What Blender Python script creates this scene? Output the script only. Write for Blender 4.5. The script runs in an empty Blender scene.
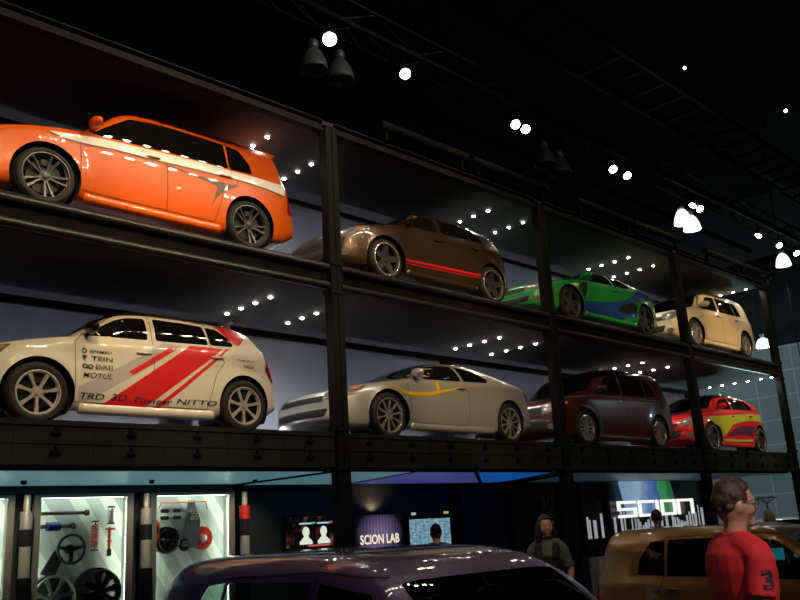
import bpy, bmesh, math, random
import numpy as np
from mathutils import Vector, Matrix
from mathutils.bvhtree import BVHTree
random.seed(7)
PI = math.pi
scene = bpy.context.scene
COL = scene.collection

# ------------------------------------------------------------------ materials
MATS = {}
def mat(name, color, rough=.5, metal=0., coat=0., spec=.5, emit=None, es=0., noise=0., nscale=8., bump=0., flake=0.):
    if name in MATS: return MATS[name]
    m = bpy.data.materials.new(name); m.use_nodes = True
    nt = m.node_tree; b = nt.nodes['Principled BSDF']
    c = (*color, 1)
    b.inputs['Base Color'].default_value = c
    b.inputs['Roughness'].default_value = rough
    b.inputs['Metallic'].default_value = metal
    b.inputs['Coat Weight'].default_value = coat
    b.inputs['Coat Roughness'].default_value = .04
    b.inputs['Specular IOR Level'].default_value = spec
    if emit:
        b.inputs['Emission Color'].default_value = (*emit, 1); b.inputs['Emission Strength'].default_value = es
    tc = nt.nodes.new('ShaderNodeTexCoord')
    if noise or bump:
        n = nt.nodes.new('ShaderNodeTexNoise'); n.inputs['Scale'].default_value = nscale; n.inputs['Detail'].default_value = 4
        nt.links.new(tc.outputs['Object'], n.inputs['Vector'])
        if noise:
            r = nt.nodes.new('ShaderNodeValToRGB')
            r.color_ramp.elements[0].position = .3; r.color_ramp.elements[1].position = .75
            r.color_ramp.elements[0].color = (*[x*(1-noise) for x in color], 1)
            r.color_ramp.elements[1].color = (*[min(1, x*(1+noise)) for x in color], 1)
            nt.links.new(n.outputs['Fac'], r.inputs['Fac']); nt.links.new(r.outputs['Color'], b.inputs['Base Color'])
        if bump:
            bp = nt.nodes.new('ShaderNodeBump'); bp.inputs['Strength'].default_value = bump; bp.inputs['Distance'].default_value = .01
            nt.links.new(n.outputs['Fac'], bp.inputs['Height']); nt.links.new(bp.outputs['Normal'], b.inputs['Normal'])
    if flake:
        v = nt.nodes.new('ShaderNodeTexVoronoi'); v.inputs['Scale'].default_value = 600
        nt.links.new(tc.outputs['Object'], v.inputs['Vector'])
        mr = nt.nodes.new('ShaderNodeMapRange'); mr.inputs['To Min'].default_value = rough-flake; mr.inputs['To Max'].default_value = rough+flake
        nt.links.new(v.outputs['Distance'], mr.inputs['Value']); nt.links.new(mr.outputs['Result'], b.inputs['Roughness'])
    MATS[name] = m
    return m

def paint(name, color, metal=0., rough=.38, lined=True):
    if name in MATS: return MATS[name]
    m = mat(name, color, rough=rough, metal=metal, coat=1., flake=.06)
    # the inside of the body shell is dark trim (the shell is one surface seen from both sides)
    nt = m.node_tree; out = nt.nodes['Material Output']; b = nt.nodes['Principled BSDF']
    g = nt.nodes.new('ShaderNodeNewGeometry'); d = nt.nodes.new('ShaderNodeBsdfDiffuse'); d.inputs['Color'].default_value = (.02, .02, .022, 1)
    mx = nt.nodes.new('ShaderNodeMixShader')
    nt.links.new(g.outputs['Backfacing'], mx.inputs[0]); nt.links.new(b.outputs[0], mx.inputs[1]); nt.links.new(d.outputs[0], mx.inputs[2])
    nt.links.new(mx.outputs[0], out.inputs['Surface'])
    return m

def emis(name, color, s):
    if name in MATS: return MATS[name]
    return mat(name, (.02, .02, .02), rough=.4, emit=color, es=s)

def glassmat(name, tint, trans=.5, rough=.02):
    if name in MATS: return MATS[name]
    m = bpy.data.materials.new(name); m.use_nodes = True; nt = m.node_tree
    nt.nodes.remove(nt.nodes['Principled BSDF']); out = nt.nodes['Material Output']
    t = nt.nodes.new('ShaderNodeBsdfTransparent'); t.inputs['Color'].default_value = (*[x*trans for x in tint], 1)
    g = nt.nodes.new('ShaderNodeBsdfGlossy'); g.inputs['Roughness'].default_value = rough
    f = nt.nodes.new('ShaderNodeFresnel'); f.inputs['IOR'].default_value = 1.5
    mx = nt.nodes.new('ShaderNodeMixShader')
    nt.links.new(f.outputs[0], mx.inputs[0]); nt.links.new(t.outputs[0], mx.inputs[1]); nt.links.new(g.outputs[0], mx.inputs[2])
    nt.links.new(mx.outputs[0], out.inputs['Surface'])
    MATS[name] = m
    return m

STEEL = mat('black_painted_steel', (.003, .0035, .0035), rough=.8, spec=.1, noise=.3, nscale=3)
STEELG = mat('grey_green_steel', (.0042, .0060, .0066), rough=.75, spec=.15, noise=.25, nscale=2.5)
RUBBER = mat('tyre_rubber', (.012, .012, .012), rough=.75, noise=.2, nscale=30)
BLACKP = mat('black_plastic', (.015, .015, .016), rough=.4, noise=.15, nscale=20)
GLOSSB = mat('tinted_window_glass', (.006, .006, .007), rough=.03, spec=.6)
CHROME = mat('chrome', (.78, .77, .75), rough=.16, metal=.75)
SILVER = mat('silver_alloy', (.62, .62, .62), rough=.3, metal=.45)
DKALLOY = mat('dark_alloy', (.10, .10, .105), rough=.35, metal=.6)
BARREL = mat('dark_wheel_barrel', (.012, .012, .013), rough=.5)
SEAM = mat('panel_gap', (.01, .01, .01), rough=.8)
LAMPW = mat('clear_lamp', (.16, .16, .16), rough=.08, coat=1.)
LAMPA = mat('amber_lamp', (.6, .22, .04), rough=.1, coat=1.)
LAMPR = mat('red_lamp', (.35, .01, .01), rough=.1, coat=1.)

# ------------------------------------------------------------------ object helpers
def mesh_of(bm, name, smooth=False, recalc=True):
    if recalc: bmesh.ops.recalc_face_normals(bm, faces=bm.faces[:])
    me = bpy.data.meshes.new(name); bm.to_mesh(me); bm.free()
    if smooth:
        for p in me.polygons: p.use_smooth = True
    return me

def obj(name, bm, m=None, parent=None, smooth=False, loc=None, label=None, kind=None, recalc=True):
    me = bm if isinstance(bm, bpy.types.Mesh) else mesh_of(bm, name, smooth, recalc)
    o = bpy.data.objects.new(name, me); COL.objects.link(o)
    if m is not None and not me.materials:
        for k in (m if isinstance(m, (list, tuple)) else [m]): me.materials.append(k)
    if parent is not None: o.parent = parent
    if loc is not None: o.location = loc
    if label: o['label'] = label
    if kind: o['kind'] = kind
    return o

def tag(o, label, cat, group=None):
    o['label'] = label; o['category'] = cat
    if group: o['group'] = group
    return o

def thing(name, label, cat, loc=(0, 0, 0), rotz=0., group=None):
    o = bpy.data.objects.new(name, None); COL.objects.link(o)
    o.location = loc; o.rotation_euler = (0, 0, rotz); o.empty_display_size = .1
    return tag(o, label, cat, group)

def struct(name, bm, m, **k):
    o = obj(name, bm, m, **k); o['kind'] = 'structure'; return o

def copy_tree(o, parent=None):
    c = o.copy(); COL.objects.link(c)
    if parent is not None: c.parent = parent
    for ch in list(o.children): copy_tree(ch, c)
    return c

def BM(): return bmesh.new()
def xf(bm, verts, M):
    bmesh.ops.transform(bm, matrix=M, verts=verts)

def box(bm, x0, x1, y0, y1, z0, z1, bev=0.):
    r = bmesh.ops.create_cube(bm, size=1)
    vs = r['verts']
    xf(bm, vs, Matrix.Translation(((x0+x1)/2, (y0+y1)/2, (z0+z1)/2)) @ Matrix.Diagonal((abs(x1-x0), abs(y1-y0), abs(z1-z0), 1)))
    if bev:
        es = list({e for v in vs for e in v.link_edges})
        bmesh.ops.bevel(bm, geom=es, offset=bev, segments=2, affect='EDGES', clamp_overlap=True)
    return bm

def frame_of(d):
    d = d.normalized()
    a = Vector((0, 0, 1)) if abs(d.z) < .9 else Vector((1, 0, 0))
    u = d.cross(a).normalized(); v = d.cross(u).normalized()
    return u, v

def tube(bm, pts, rad, n=12, caps=True, round_caps=False):
    pts = [Vector(p) for p in pts]
    if not isinstance(rad, (list, tuple)): rad = [rad]*len(pts)
    P, Rr = list(pts), list(rad)
    if round_caps:
        d0 = (pts[0]-pts[1]).normalized(); d1 = (pts[-1]-pts[-2]).normalized()
        P = [pts[0]+d0*rad[0]*.95, pts[0]+d0*rad[0]*.7]+P+[pts[-1]+d1*rad[-1]*.7, pts[-1]+d1*rad[-1]*.95]
        Rr = [rad[0]*.25, rad[0]*.72]+Rr+[rad[-1]*.72, rad[-1]*.25]
    rings = []; u = None
    for i, p in enumerate(P):
        d = (P[min(i+1, len(P)-1)]-P[max(i-1, 0)]).normalized()
        if u is None: u, v = frame_of(d)
        else:
            u = (u-d*u.dot(d)).normalized(); v = d.cross(u).normalized()
        rings.append([bm.verts.new(p+(u*math.cos(2*PI*k/n)+v*math.sin(2*PI*k/n))*Rr[i]) for k in range(n)])
    for a, b in zip(rings, rings[1:]):
        for k in range(n): bm.faces.new((a[k], a[(k+1) % n], b[(k+1) % n], b[k]))
    if caps:
        bm.faces.new(rings[0][::-1]); bm.faces.new(rings[-1])
    return bm

def lathe(bm, prof, n=32, axis='y', M=None, close=False):
    """prof: list of (r, t), t along the axis"""
    rings = []
    for r, t in prof:
        ring = []
        for k in range(n):
            a = 2*PI*k/n
            if axis == 'y': p = Vector((r*math.cos(a), t, r*math.sin(a)))
            else: p = Vector((r*math.cos(a), r*math.sin(a), t))
            if M is not None: p = M @ p
            ring.append(bm.verts.new(p))
        rings.append(ring)
    for a, b in zip(rings, rings[1:]):
        for k in range(n): bm.faces.new((a[k], a[(k+1) % n], b[(k+1) % n], b[k]))
    if close:
        bm.faces.new(rings[0][::-1]); bm.faces.new(rings[-1])
    return bm

def ellipsoid(bm, c, r, u=20, v=12):
    q = bmesh.ops.create_uvsphere(bm, u_segments=u, v_segments=v, radius=1)
    xf(bm, q['verts'], Matrix.Translation(c) @ Matrix.Diagonal((*r, 1)))
    return q['verts']

def prism(bm, poly, M, t):
    """polygon in local xy extruded by t along local z, then placed with M"""
    a = [bm.verts.new(M @ Vector((x, y, 0))) for x, y in poly]
    b = [bm.verts.new(M @ Vector((x, y, t))) for x, y in poly]
    bm.faces.new(a[::-1]); bm.faces.new(b)
    for i in range(len(a)):
        j = (i+1) % len(a)
        bm.faces.new((a[i], a[j], b[j], b[i]))
    return bm

def text_bm(s, size=1., ext=0., space=1., shear=0., bold=0.):
    cu = bpy.data.curves.new('lettering', 'FONT'); cu.body = s; cu.size = size; cu.extrude = ext
    cu.space_character = space; cu.shear = shear; cu.offset = bold; cu.resolution_u = 3
    o = bpy.data.objects.new('lettering', cu); COL.objects.link(o)
    dg = bpy.context.evaluated_depsgraph_get()
    me = bpy.data.meshes.new_from_object(o.evaluated_get(dg))
    bpy.data.objects.remove(o); bpy.data.curves.remove(cu)
    bm = BM(); bm.from_mesh(me); bpy.data.meshes.remove(me)
    return bm

def fit_text(s, w, h, **k):
    """text mesh scaled to w x h with its lower left corner at the origin"""
    bm = text_bm(s, **k)
    xs = [v.co.x for v in bm.verts]; ys = [v.co.y for v in bm.verts]
    x0, y0 = min(xs), min(ys)
    for v in bm.verts:
        v.co.x = (v.co.x-x0)/(max(xs)-x0)*w; v.co.y = (v.co.y-y0)/(max(ys)-y0)*h
    return bm

def merge(dst, src, M=None):
    if M is not None: xf(src, src.verts[:], M)
    me = bpy.data.meshes.new('tmp'); src.to_mesh(me); src.free()
    dst.from_mesh(me); bpy.data.meshes.remove(me)
    return dst

def pchip(keys):
    X = np.array([k[0] for k in keys], float); Y = np.array([k[1] for k in keys], float)
    h = np.diff(X); d = np.diff(Y)/h; m = np.zeros(len(X))
    for i in range(1, len(X)-1):
        if d[i-1]*d[i] > 0:
            w1 = 2*h[i]+h[i-1]; w2 = h[i]+2*h[i-1]; m[i] = (w1+w2)/(w1/d[i-1]+w2/d[i])
    m[0] = d[0]; m[-1] = d[-1]
    def f(x):
        x = min(max(x, X[0]), X[-1]); i = min(max(int(np.searchsorted(X, x))-1, 0), len(X)-2)
        t = (x-X[i])/h[i]
        return float((2*t**3-3*t*t+1)*Y[i]+(t**3-2*t*t+t)*h[i]*m[i]+(-2*t**3+3*t*t)*Y[i+1]+(t**3-t*t)*h[i]*m[i+1])
    return f

# ------------------------------------------------------------------ camera
cam = bpy.data.cameras.new('camera'); camo = bpy.data.objects.new('camera', cam); COL.objects.link(camo)
FW = Vector((.68825366, .67774349, .25878691)); RT = Vector((.71155115, -.70017977, -.05867918)); UP = Vector((-.14142793, -.22452629, .96415045))
M = Matrix((RT, UP, -FW)).transposed().to_4x4(); M.translation = (0, 0, 1.77)
camo.matrix_world = M
cam.sensor_width = 36; cam.lens = 850.55/800*36; cam.clip_start = .05; cam.clip_end = 300
scene.camera = camo

# ------------------------------------------------------------------ cars
SPEC = {
 'wagon': dict(wb=2.60, W=.88, r=.33, tum=.20, n=6.6, bow=(.16, .06),
   top=[(-.83,.50),(-.825,.60),(-.80,.70),(-.72,.79),(-.55,.86),(-.28,.925),(.08,.985),(.36,1.03),(.50,1.12),(.66,1.25),(.84,1.395),(.98,1.48),(1.15,1.54),(1.5,1.58),(2.0,1.59),(2.5,1.59),(2.92,1.582),(3.06,1.57),(3.13,1.53),(3.18,1.43),(3.23,1.25),(3.28,1.08),(3.32,.96),(3.36,.82),(3.385,.66),(3.385,.50)],
   belt=[(-1,.93),(.3,.96),(1.5,1.00),(3.4,1.03)],
   zb=[(-.83,.30),(-.6,.19),(0,.17),(2.6,.17),(3.2,.22),(3.385,.32)],
   w=[(-.83,.80),(-.72,.88),(-.5,.95),(-.1,.99),(.4,1.),(2.4,1.),(2.9,.985),(3.2,.95),(3.385,.90)],
   side=[[(.50,.985),(.68,1.13),(.86,1.26),(.99,1.35),(1.38,1.395),(1.38,1.02)],
         [(1.46,1.025),(1.46,1.40),(2.28,1.395),(2.31,1.04)],
         [(2.34,1.042),(2.32,1.394),(2.51,1.375),(2.66,1.20),(2.69,1.06)]],
   wind=[(.46,.64),(.93,.55)], rear=[(-.58,1.06),(.58,1.06),(.53,1.42),(-.53,1.42)], rear_plane='rear',
   doors=[[(.36,.26),(.36,.93),(.50,1.06),(.90,1.43),(1.425,1.47),(1.425,.26)],[(1.425,.26),(1.425,1.47),(2.33,1.44),(2.33,1.06),(2.42,.85),(2.20,.66),(2.08,.26)]],
   handles=[(1.24,.88),(2.24,.90)], mirror=(.52,1.03)),
 'hatch': dict(wb=2.46, W=.8625, r=.32, tum=.26, n=3.8, bow=(.2, .10),
   top=[(-.80,.46),(-.795,.56),(-.76,.66),(-.67,.75),(-.48,.83),(-.2,.895),(.1,.945),(.32,.985),(.5,1.09),(.68,1.20),(.86,1.31),(1.04,1.385),(1.3,1.425),(1.7,1.43),(2.1,1.405),(2.45,1.365),(2.62,1.335),(2.70,1.29),(2.80,1.14),(2.90,.98),(2.96,.88),(3.02,.76),(3.05,.6),(3.05,.46)],
   belt=[(-1,.87),(.3,.92),(1.3,.965),(2.2,1.0),(3.1,1.02)],
   zb=[(-.8,.28),(-.6,.19),(0,.17),(2.46,.17),(2.9,.22),(3.05,.30)],
   w=[(-.80,.76),(-.7,.85),(-.5,.93),(-.1,.99),(.4,1.),(2.3,1.),(2.7,.97),(2.95,.92),(3.05,.86)],
   side=[[(.50,.975),(.68,1.10),(.86,1.205),(1.0,1.25),(1.21,1.27),(1.21,.995)],
         [(1.31,1.0),(1.31,1.275),(1.70,1.27),(1.95,1.258),(1.99,1.02)],
         [(2.02,1.022),(1.985,1.255),(2.14,1.24),(2.30,1.125),(2.34,1.035)]],
   wind=[(.42,.61),(.99,.50)], rear=[(-.54,1.02),(.54,1.02),(.46,1.27),(-.46,1.27)], rear_plane='rear',
   doors=[[(.36,.25),(.36,.88),(.46,.985),(.90,1.29),(1.26,1.335),(1.26,.25)],[(1.26,.25),(1.26,1.335),(2.0,1.305),(2.0,1.03),(2.18,.82),(2.06,.66),(1.94,.25)]],
   handles=[(1.14,.83),(2.08,.87)], mirror=(.53,.99)),
 'coupe': dict(wb=2.70, W=.8775, r=.325, tum=.34, n=3.2, bow=(.24, .12),
   top=[(-.93,.42),(-.925,.52),(-.89,.61),(-.8,.67),(-.58,.735),(-.28,.80),(.1,.865),(.42,.92),(.6,.985),(.8,1.075),(1.0,1.16),(1.2,1.23),(1.45,1.285),(1.75,1.305),(2.05,1.29),(2.35,1.235),(2.6,1.16),(2.82,1.085),(3.0,1.03),(3.2,.985),(3.34,.95),(3.41,.89),(3.45,.74),(3.47,.58),(3.47,.44)],
   belt=[(-1,.80),(.3,.86),(1.3,.895),(2.3,.94),(3.5,.95)],
   zb=[(-.93,.26),(-.7,.18),(0,.16),(2.7,.16),(3.2,.2),(3.47,.28)],
   w=[(-.93,.72),(-.82,.82),(-.6,.92),(-.15,.99),(.4,1.),(2.6,1.),(3.0,.97),(3.3,.92),(3.47,.84)],
   side=[[(.44,.885),(.66,1.005),(.90,1.10),(1.12,1.16),(1.36,1.185),(1.55,1.18),(1.62,.925)],
         [(1.67,.928),(1.62,1.175),(1.84,1.155),(2.08,1.085),(2.26,1.0),(2.25,.955),(2.16,.945)]],
   wind=[(.50,.60),(1.2,.48)], rear=[(2.28,.50),(2.93,.58)], rear_plane='top',
   doors=[[(.42,.24),(.40,.82),(.46,.90),(1.10,1.195),(1.60,1.215),(1.68,.93),(1.72,.5),(1.62,.24)]],
   handles=[(1.56,.80)], mirror=(.62,.93)),
}
SIDEK = pchip([(0,.90),(.05,.95),(.14,.982),(.42,1.0),(.72,.99),(.88,.975),(.96,.955),(1.,.93)])

class Shell:
    def __init__(s, kind):
        sp = SPEC[kind]; s.sp = sp
        t = [0]
        for a, b in zip(sp['top'], sp['top'][1:]): t.append(t[-1]+math.dist(a, b))
        fx = pchip(list(zip(t, [p[0]+1e-4*i for i, p in enumerate(sp['top'])]))); fz = pchip(list(zip(t, [p[1] for p in sp['top']])))
        zbf, wf, bf = pchip(sp['zb']), pchip(sp['w']), pchip(sp['belt'])
        N = 150; K = 15; L = 20
        bm = BM(); rings = []
        axles = [(0, sp['r']), (sp['wb'], sp['r'])]
        s.Ra = sp['r']+.045
        xa, xe = sp['top'][0][0], sp['top'][-1][0]
        def ring(x, zt):
            zb = zbf(x); W = sp['W']*wf(x); pts = []
            be = min(bf(x), zt-.055); be = max(be, zb+.05)
            pts += [(0, zb), (W*.3, zb), (W*.6, zb), (W*.86, zb)]
            for i in range(L+1):
                v = i/L; z = zb+(be-zb)*v; y = W*SIDEK(v)
                for ax, az in axles:
                    rr = math.hypot(x-ax, z-az)
                    if rr > s.Ra-.03: y += .022*math.exp(-((rr-s.Ra)/.10)**2)
                pts.append((y, z))
            Wb = W*SIDEK(1); h = zt-be; n = 2.3+(sp['n']-2.3)*min(1, max(0, (h-.06)/.34))
            for k in range(1, K+1):
                th = PI/2*k/K
                y = Wb*max(0, math.cos(th))**(2/n); dz = h*math.sin(th)**(2/n)
                y *= 1-sp['tum']/Wb*dz
                pts.append((y if k < K else 0, be+dz))
            return pts
        def bend(x, y):
            q = (abs(y)/sp['W'])**2.2; f0 = max(0, 1-(x-xa)/.95); f1 = max(0, 1-(xe-x)/.8)
            return x+sp['bow'][0]*q*f0-sp['bow'][1]*q*f1
        st = []
        for i in range(N+1):
            q = t[-1]*i/N; st.append((fx(q), fz(q)))
        st0 = ring(*st[0]); st1 = ring(*st[-1])
        def caps(base, x, sg):
            zc = sum(p[1] for p in base)/len(base); out = []
            for sc, dx in ((.02, .03), (.35, .029), (.65, .024), (.86, .014), (.96, .004)):
                out.append((x+sg*dx, [(y*sc, zc+(z-zc)*sc) for y, z in base]))
            return out
        allr = caps(st0, st[0][0], -1)+[(x, ring(x, z)) for x, z in st]+caps(st1, st[-1][0], 1)[::-1]
        J = len(st0)
        for x, r in allr:
            full = [(y, z) for y, z in r]+[(-y, z) for y, z in r[-2:0:-1]]
            rings.append([bm.verts.new((bend(x, y), y, z)) for y, z in full])
        n = len(rings[0])
        for a, b in zip(rings, rings[1:]):
            for k in range(n): bm.faces.new((a[k], a[(k+1) % n], b[(k+1) % n], b[k]))
        bm.faces.new(rings[0][::-1]); bm.faces.new(rings[-1])
        bmesh.ops.recalc_face_normals(bm, faces=bm.faces[:])
        s.bvh = BVHTree.FromBMesh(bm)
        # wheel arches
        dead = []
        for f in bm.faces:
            c = f.calc_center_median()
            if abs(c.y) > .5*sp['W'] and any(math.hypot(c.x-ax, c.z-az) < s.Ra for ax, az in axles): dead.append(f)
        ds = set(dead)
        for v in {v for f in dead for v in f.verts}:
            if any(f not in ds for f in v.link_faces) and v.co.z > .2:
                ax, az = min(axles, key=lambda q: abs(v.co.x-q[0])); d = Vector((v.co.x-ax, v.co.z-az))
                if abs(d.length-s.Ra) < .06: d = d.normalized()*s.Ra; v.co.x = ax+d.x; v.co.z = az+d.y
        bmesh.ops.delete(bm, geom=dead, context='FACES')
        s.bm = bm

    def cast(s, p, d):
        h = s.bvh.ray_cast(p, d)
        if h[0] is None:
            h = s.bvh.find_nearest(p+d*2.2)
        return h[0], h[1]
    def side(s, x, z, sg): return s.cast(Vector((x, sg*3, z)), Vector((0, -sg, 0)))

    def patch(s, src, plane, sg=-1, off=.004, step=.05):
        """lay a flat shape (2-D polygon, list of polygons or mesh) on the body surface"""
        if isinstance(src, bmesh.types.BMesh): bm = src
        else:
            bm = BM()
            polys = src if isinstance(src[0][0], (tuple, list)) else [src]
            for p in polys: bm.faces.new([bm.verts.new((a, b, 0)) for a, b in p])
        bmesh.ops.triangulate(bm, faces=bm.faces[:])
        for ax in (0, 1):
            lo = min(v.co[ax] for v in bm.verts); hi = max(v.co[ax] for v in bm.verts)
            q = lo+step
            while q < hi:
                no = Vector((0, 0, 0)); no[ax] = 1; co = Vector((0, 0, 0)); co[ax] = q
                bmesh.ops.bisect_plane(bm, geom=bm.faces[:]+bm.edges[:]+bm.verts[:], plane_co=co, plane_no=no, dist=1e-5)
                q += step
        for v in bm.verts:
            a, b = v.co.x, v.co.y
            if plane == 'side': p, d = Vector((a, sg*3, b)), Vector((0, -sg, 0))
            elif plane == 'top': p, d = Vector((a, b, 3)), Vector((0, 0, -1))
            elif plane == 'front': p, d = Vector((-3, a, b)), Vector((1, 0, 0))
            elif plane == 'rear': p, d = Vector((6, a, b)), Vector((-1, 0, 0))
            elif plane == 'fdiag':   # a runs round the front corner, from the nose towards the flank
                d = Vector((1, -sg*.8, 0)).normalized(); u = Vector((.8, sg*1., 0)).normalized()
                p = Vector((s.sp['top'][0][0]+.12, sg*s.sp['W']*.80, 0))+u*a+Vector((0, 0, b))-d*2
            elif plane == 'rdiag':
                d = Vector((-1, -sg*1., 0)).normalized(); u = Vector((-1, sg*1., 0)).normalized()
                p = Vector((s.sp['top'][-1][0]-.10, sg*s.sp['W']*.86, 0))+u*a+Vector((0, 0, b))-d*2
            h, n = s.cast(p, d); v.co = h+n*off
        bmesh.ops.recalc_face_normals(bm, faces=bm.faces[:])
        # outward facing
        out = 0
        for f in bm.faces:
            h = s.bvh.find_nearest(f.calc_center_median()); out += f.normal.dot(h[1])*f.calc_area()
        if out < 0: bmesh.ops.reverse_faces(bm, faces=bm.faces[:])
        return bm

    def cut(s, poly, plane, sg=-1, take=False):
        """open (or take out as its own mesh) the part of the shell inside a polygon"""
        bm = s.bm
        ia, ib = {'side': (0, 2), 'top': (0, 1), 'rear': (1, 2)}[plane]
        lo = [min(p[k] for p in poly)-.1 for k in (0, 1)]; hi = [max(p[k] for p in poly)+.1 for k in (0, 1)]
        def ok(f):
            c = f.calc_center_median()
            if not (lo[0] < c[ia] < hi[0] and lo[1] < c[ib] < hi[1]): return False
            if plane == 'side': return c.y*sg > .2 and f.normal.y*sg > .25
            if plane == 'top': return f.normal.z > .25 and c.z > .9
            return f.normal.x > .3 and c.x > 2.4
        ax3 = 3-ia-ib
        for p, q in zip(poly, poly[1:]+poly[:1]):
            fs = [f for f in bm.faces if ok(f)]
            co = Vector((0, 0, 0)); co[ia], co[ib] = p
            no = Vector((0, 0, 0)); no[ia], no[ib] = q[1]-p[1], p[0]-q[0]
            geom = fs+list({e for f in fs for e in f.edges})+list({v for f in fs for v in f.verts})
            bmesh.ops.bisect_plane(bm, geom=geom, plane_co=co, plane_no=no.normalized(), dist=1e-4)
        def inside(a, b):
            r = False
            for (x1, y1), (x2, y2) in zip(poly, poly[1:]+poly[:1]):
                if (y1 > b) != (y2 > b) and a < (x2-x1)*(b-y1)/(y2-y1)+x1: r = not r
            return r
        fs = [f for f in bm.faces if ok(f) and inside(f.calc_center_median()[ia], f.calc_center_median()[ib])]
        out = None
        if take:
            out = BM(); mp = {}
            for f in fs:
                vs = []
                for v in f.verts:
                    if v not in mp: mp[v] = out.verts.new(v.co)
                    vs.append(mp[v])
                out.faces.new(vs)
        bmesh.ops.delete(bm, geom=fs, context='FACES')
        return out

def rounded(poly, r=.03, n=3):
    out = []
    for i, p in enumerate(poly):
        p = Vector(p); a = Vector(poly[i-1]); b = Vector(poly[(i+1) % len(poly)])
        da, db = (a-p), (b-p); rr = min(r, da.length*.4, db.length*.4)
        p0, p1 = p+da.normalized()*rr, p+db.normalized()*rr
        for k in range(n+1):
            t = k/n; q = p0*(1-t)**2+p*2*t*(1-t)+p1*t*t; out.append((q.x, q.y))
    return out

def strip(pts, w):
    """a thin band along a polyline, as quads"""
    out = []
    for (x1, y1), (x2, y2) in zip(pts, pts[1:]):
        d = Vector((x2-x1, y2-y1)).normalized(); nx, ny = -d.y*w/2, d.x*w/2
        out.append([(x1+nx, y1+ny), (x1-nx, y1-ny), (x2-nx, y2-ny), (x2+nx, y2+ny)])
    return out

WHEELS = {}
def wheel_meshes(style, r):
    key = (style, r)
    if key in WHEELS: return WHEELS[key]
    # axis along y; the outer face looks to -y
    rr = {'thin': .262, 'seven': .238, 'ten': .25, 'chrome': .235, 'big': .255, 'white': .215}[style]
    if r < .325: rr -= .008
    hw = .105
    b = BM()
    lathe(b, [(rr-.012, -hw+.012), (rr+.004, -hw-.004), (rr+(r-rr)*.5, -hw-.012), (r-.022, -hw+.004), (r-.004, -hw+.03), (r, -hw+.06), (r, hw-.06), (r-.004, hw-.03), (r-.022, hw-.004), (rr+.01, hw), (rr-.012, hw-.012)], 40)
    tire = mesh_of(b, 'tire', True)
    b = BM()
    lathe(b, [(rr-.026, -hw+.012), (rr-.012, -hw-.006), (rr, -hw-.004), (rr+.002, -hw+.008), (rr-.014, -hw+.03), (rr-.03, -hw+.034)], 40)
    ns, wi, wo, dish = {'thin': (10, .011, .013, .02), 'seven': (7, .015, .022, .010), 'ten': (10, .012, .018, .008), 'chrome': (12, .014, .026, .004), 'big': (5, .05, .036, .02), 'white': (8, .024, .04, .01)}[style]
    y0 = -hw+.004
    for k in range(ns):
        a = 2*PI*k/ns+.2
        pr = [(.045, -wi), (rr*.55, -wi*.9), (rr-.02, -wo), (rr-.02, wo), (rr*.55, wi*.9), (.045, wi)]
        if style == 'thin': a += .13*(1 if k % 2 else -1)
        dr = Vector((math.cos(a), 0, math.sin(a))); tg = Vector((-math.sin(a), 0, math.cos(a)))
        f = [b.verts.new(dr*p[0]+tg*p[1]+Vector((0, y0+dish*(1-(p[0]/rr)**2)*1.6-.003, 0))) for p in pr]
        g = [b.verts.new(dr*p[0]+tg*p[1]*1.25+Vector((0, y0+dish*(1-(p[0]/rr)**2)*1.6+.022, 0))) for p in pr]
        b.faces.new(f); b.faces.new(g[::-1])
        for i in range(6):
            j = (i+1) % 6; b.faces.new((f[i], f[j], g[j], g[i]))
    lathe(b, [(.002, y0+dish*1.3-.012), (.026, y0+dish*1.3-.010), (.032, y0+dish*1.3), (.060, y0+dish*1.3+.002), (.066, y0+dish*1.3+.012), (.066, y0+.05)], 20)
    for k in range(5):
        a = 2*PI*k/5; lathe(b, [(.001, y0+dish-.004), (.008, y0+dish-.003), (.008, y0+dish+.02)], 8, M=Matrix.Translation((.046*math.cos(a), 0, .046*math.sin(a))))
    rim = mesh_of(b, 'rim')
    b = BM()
    lathe(b, [(.05, -.035), (rr*.72, -.035), (rr*.72, -.012), (.05, -.012)], 32)
    box(b, -.05, .05, -.06, .02, rr*.45, rr*.75, .008)
    lathe(b, [(rr-.029, -hw+.033), (rr-.03, -hw+.05), (rr-.05, hw-.04), (.05, hw-.03)], 32)
    disc = mesh_of(b, 'brake_disc')
    WHEELS[key] = (tire, rim, disc)
    return WHEELS[key]

def instm(me, name, m, parent, loc=(0, 0, 0), rot=(0, 0, 0)):
    me2 = me
    if me.materials and me.materials[0] != m: me2 = me.copy(); me2.materials.clear()
    if not me2.materials: me2.materials.append(m)
    o = bpy.data.objects.new(name, me2); COL.objects.link(o); o.parent = parent; o.location = loc; o.rotation_euler = rot
    return o

def capsule_on(sh, x, z, sg, w, h, d, slope=0.):
    """a small rounded grip standing out from the flank"""
    p, n = sh.side(x, z, sg); b = BM(); vs = ellipsoid(b, (0, 0, 0), (w/2, d, h/2), 14, 8)
    xf(b, vs, Matrix.Translation(p+n*d*.5) @ Matrix.Rotation(slope, 4, 'Y'))
    return b

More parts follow.
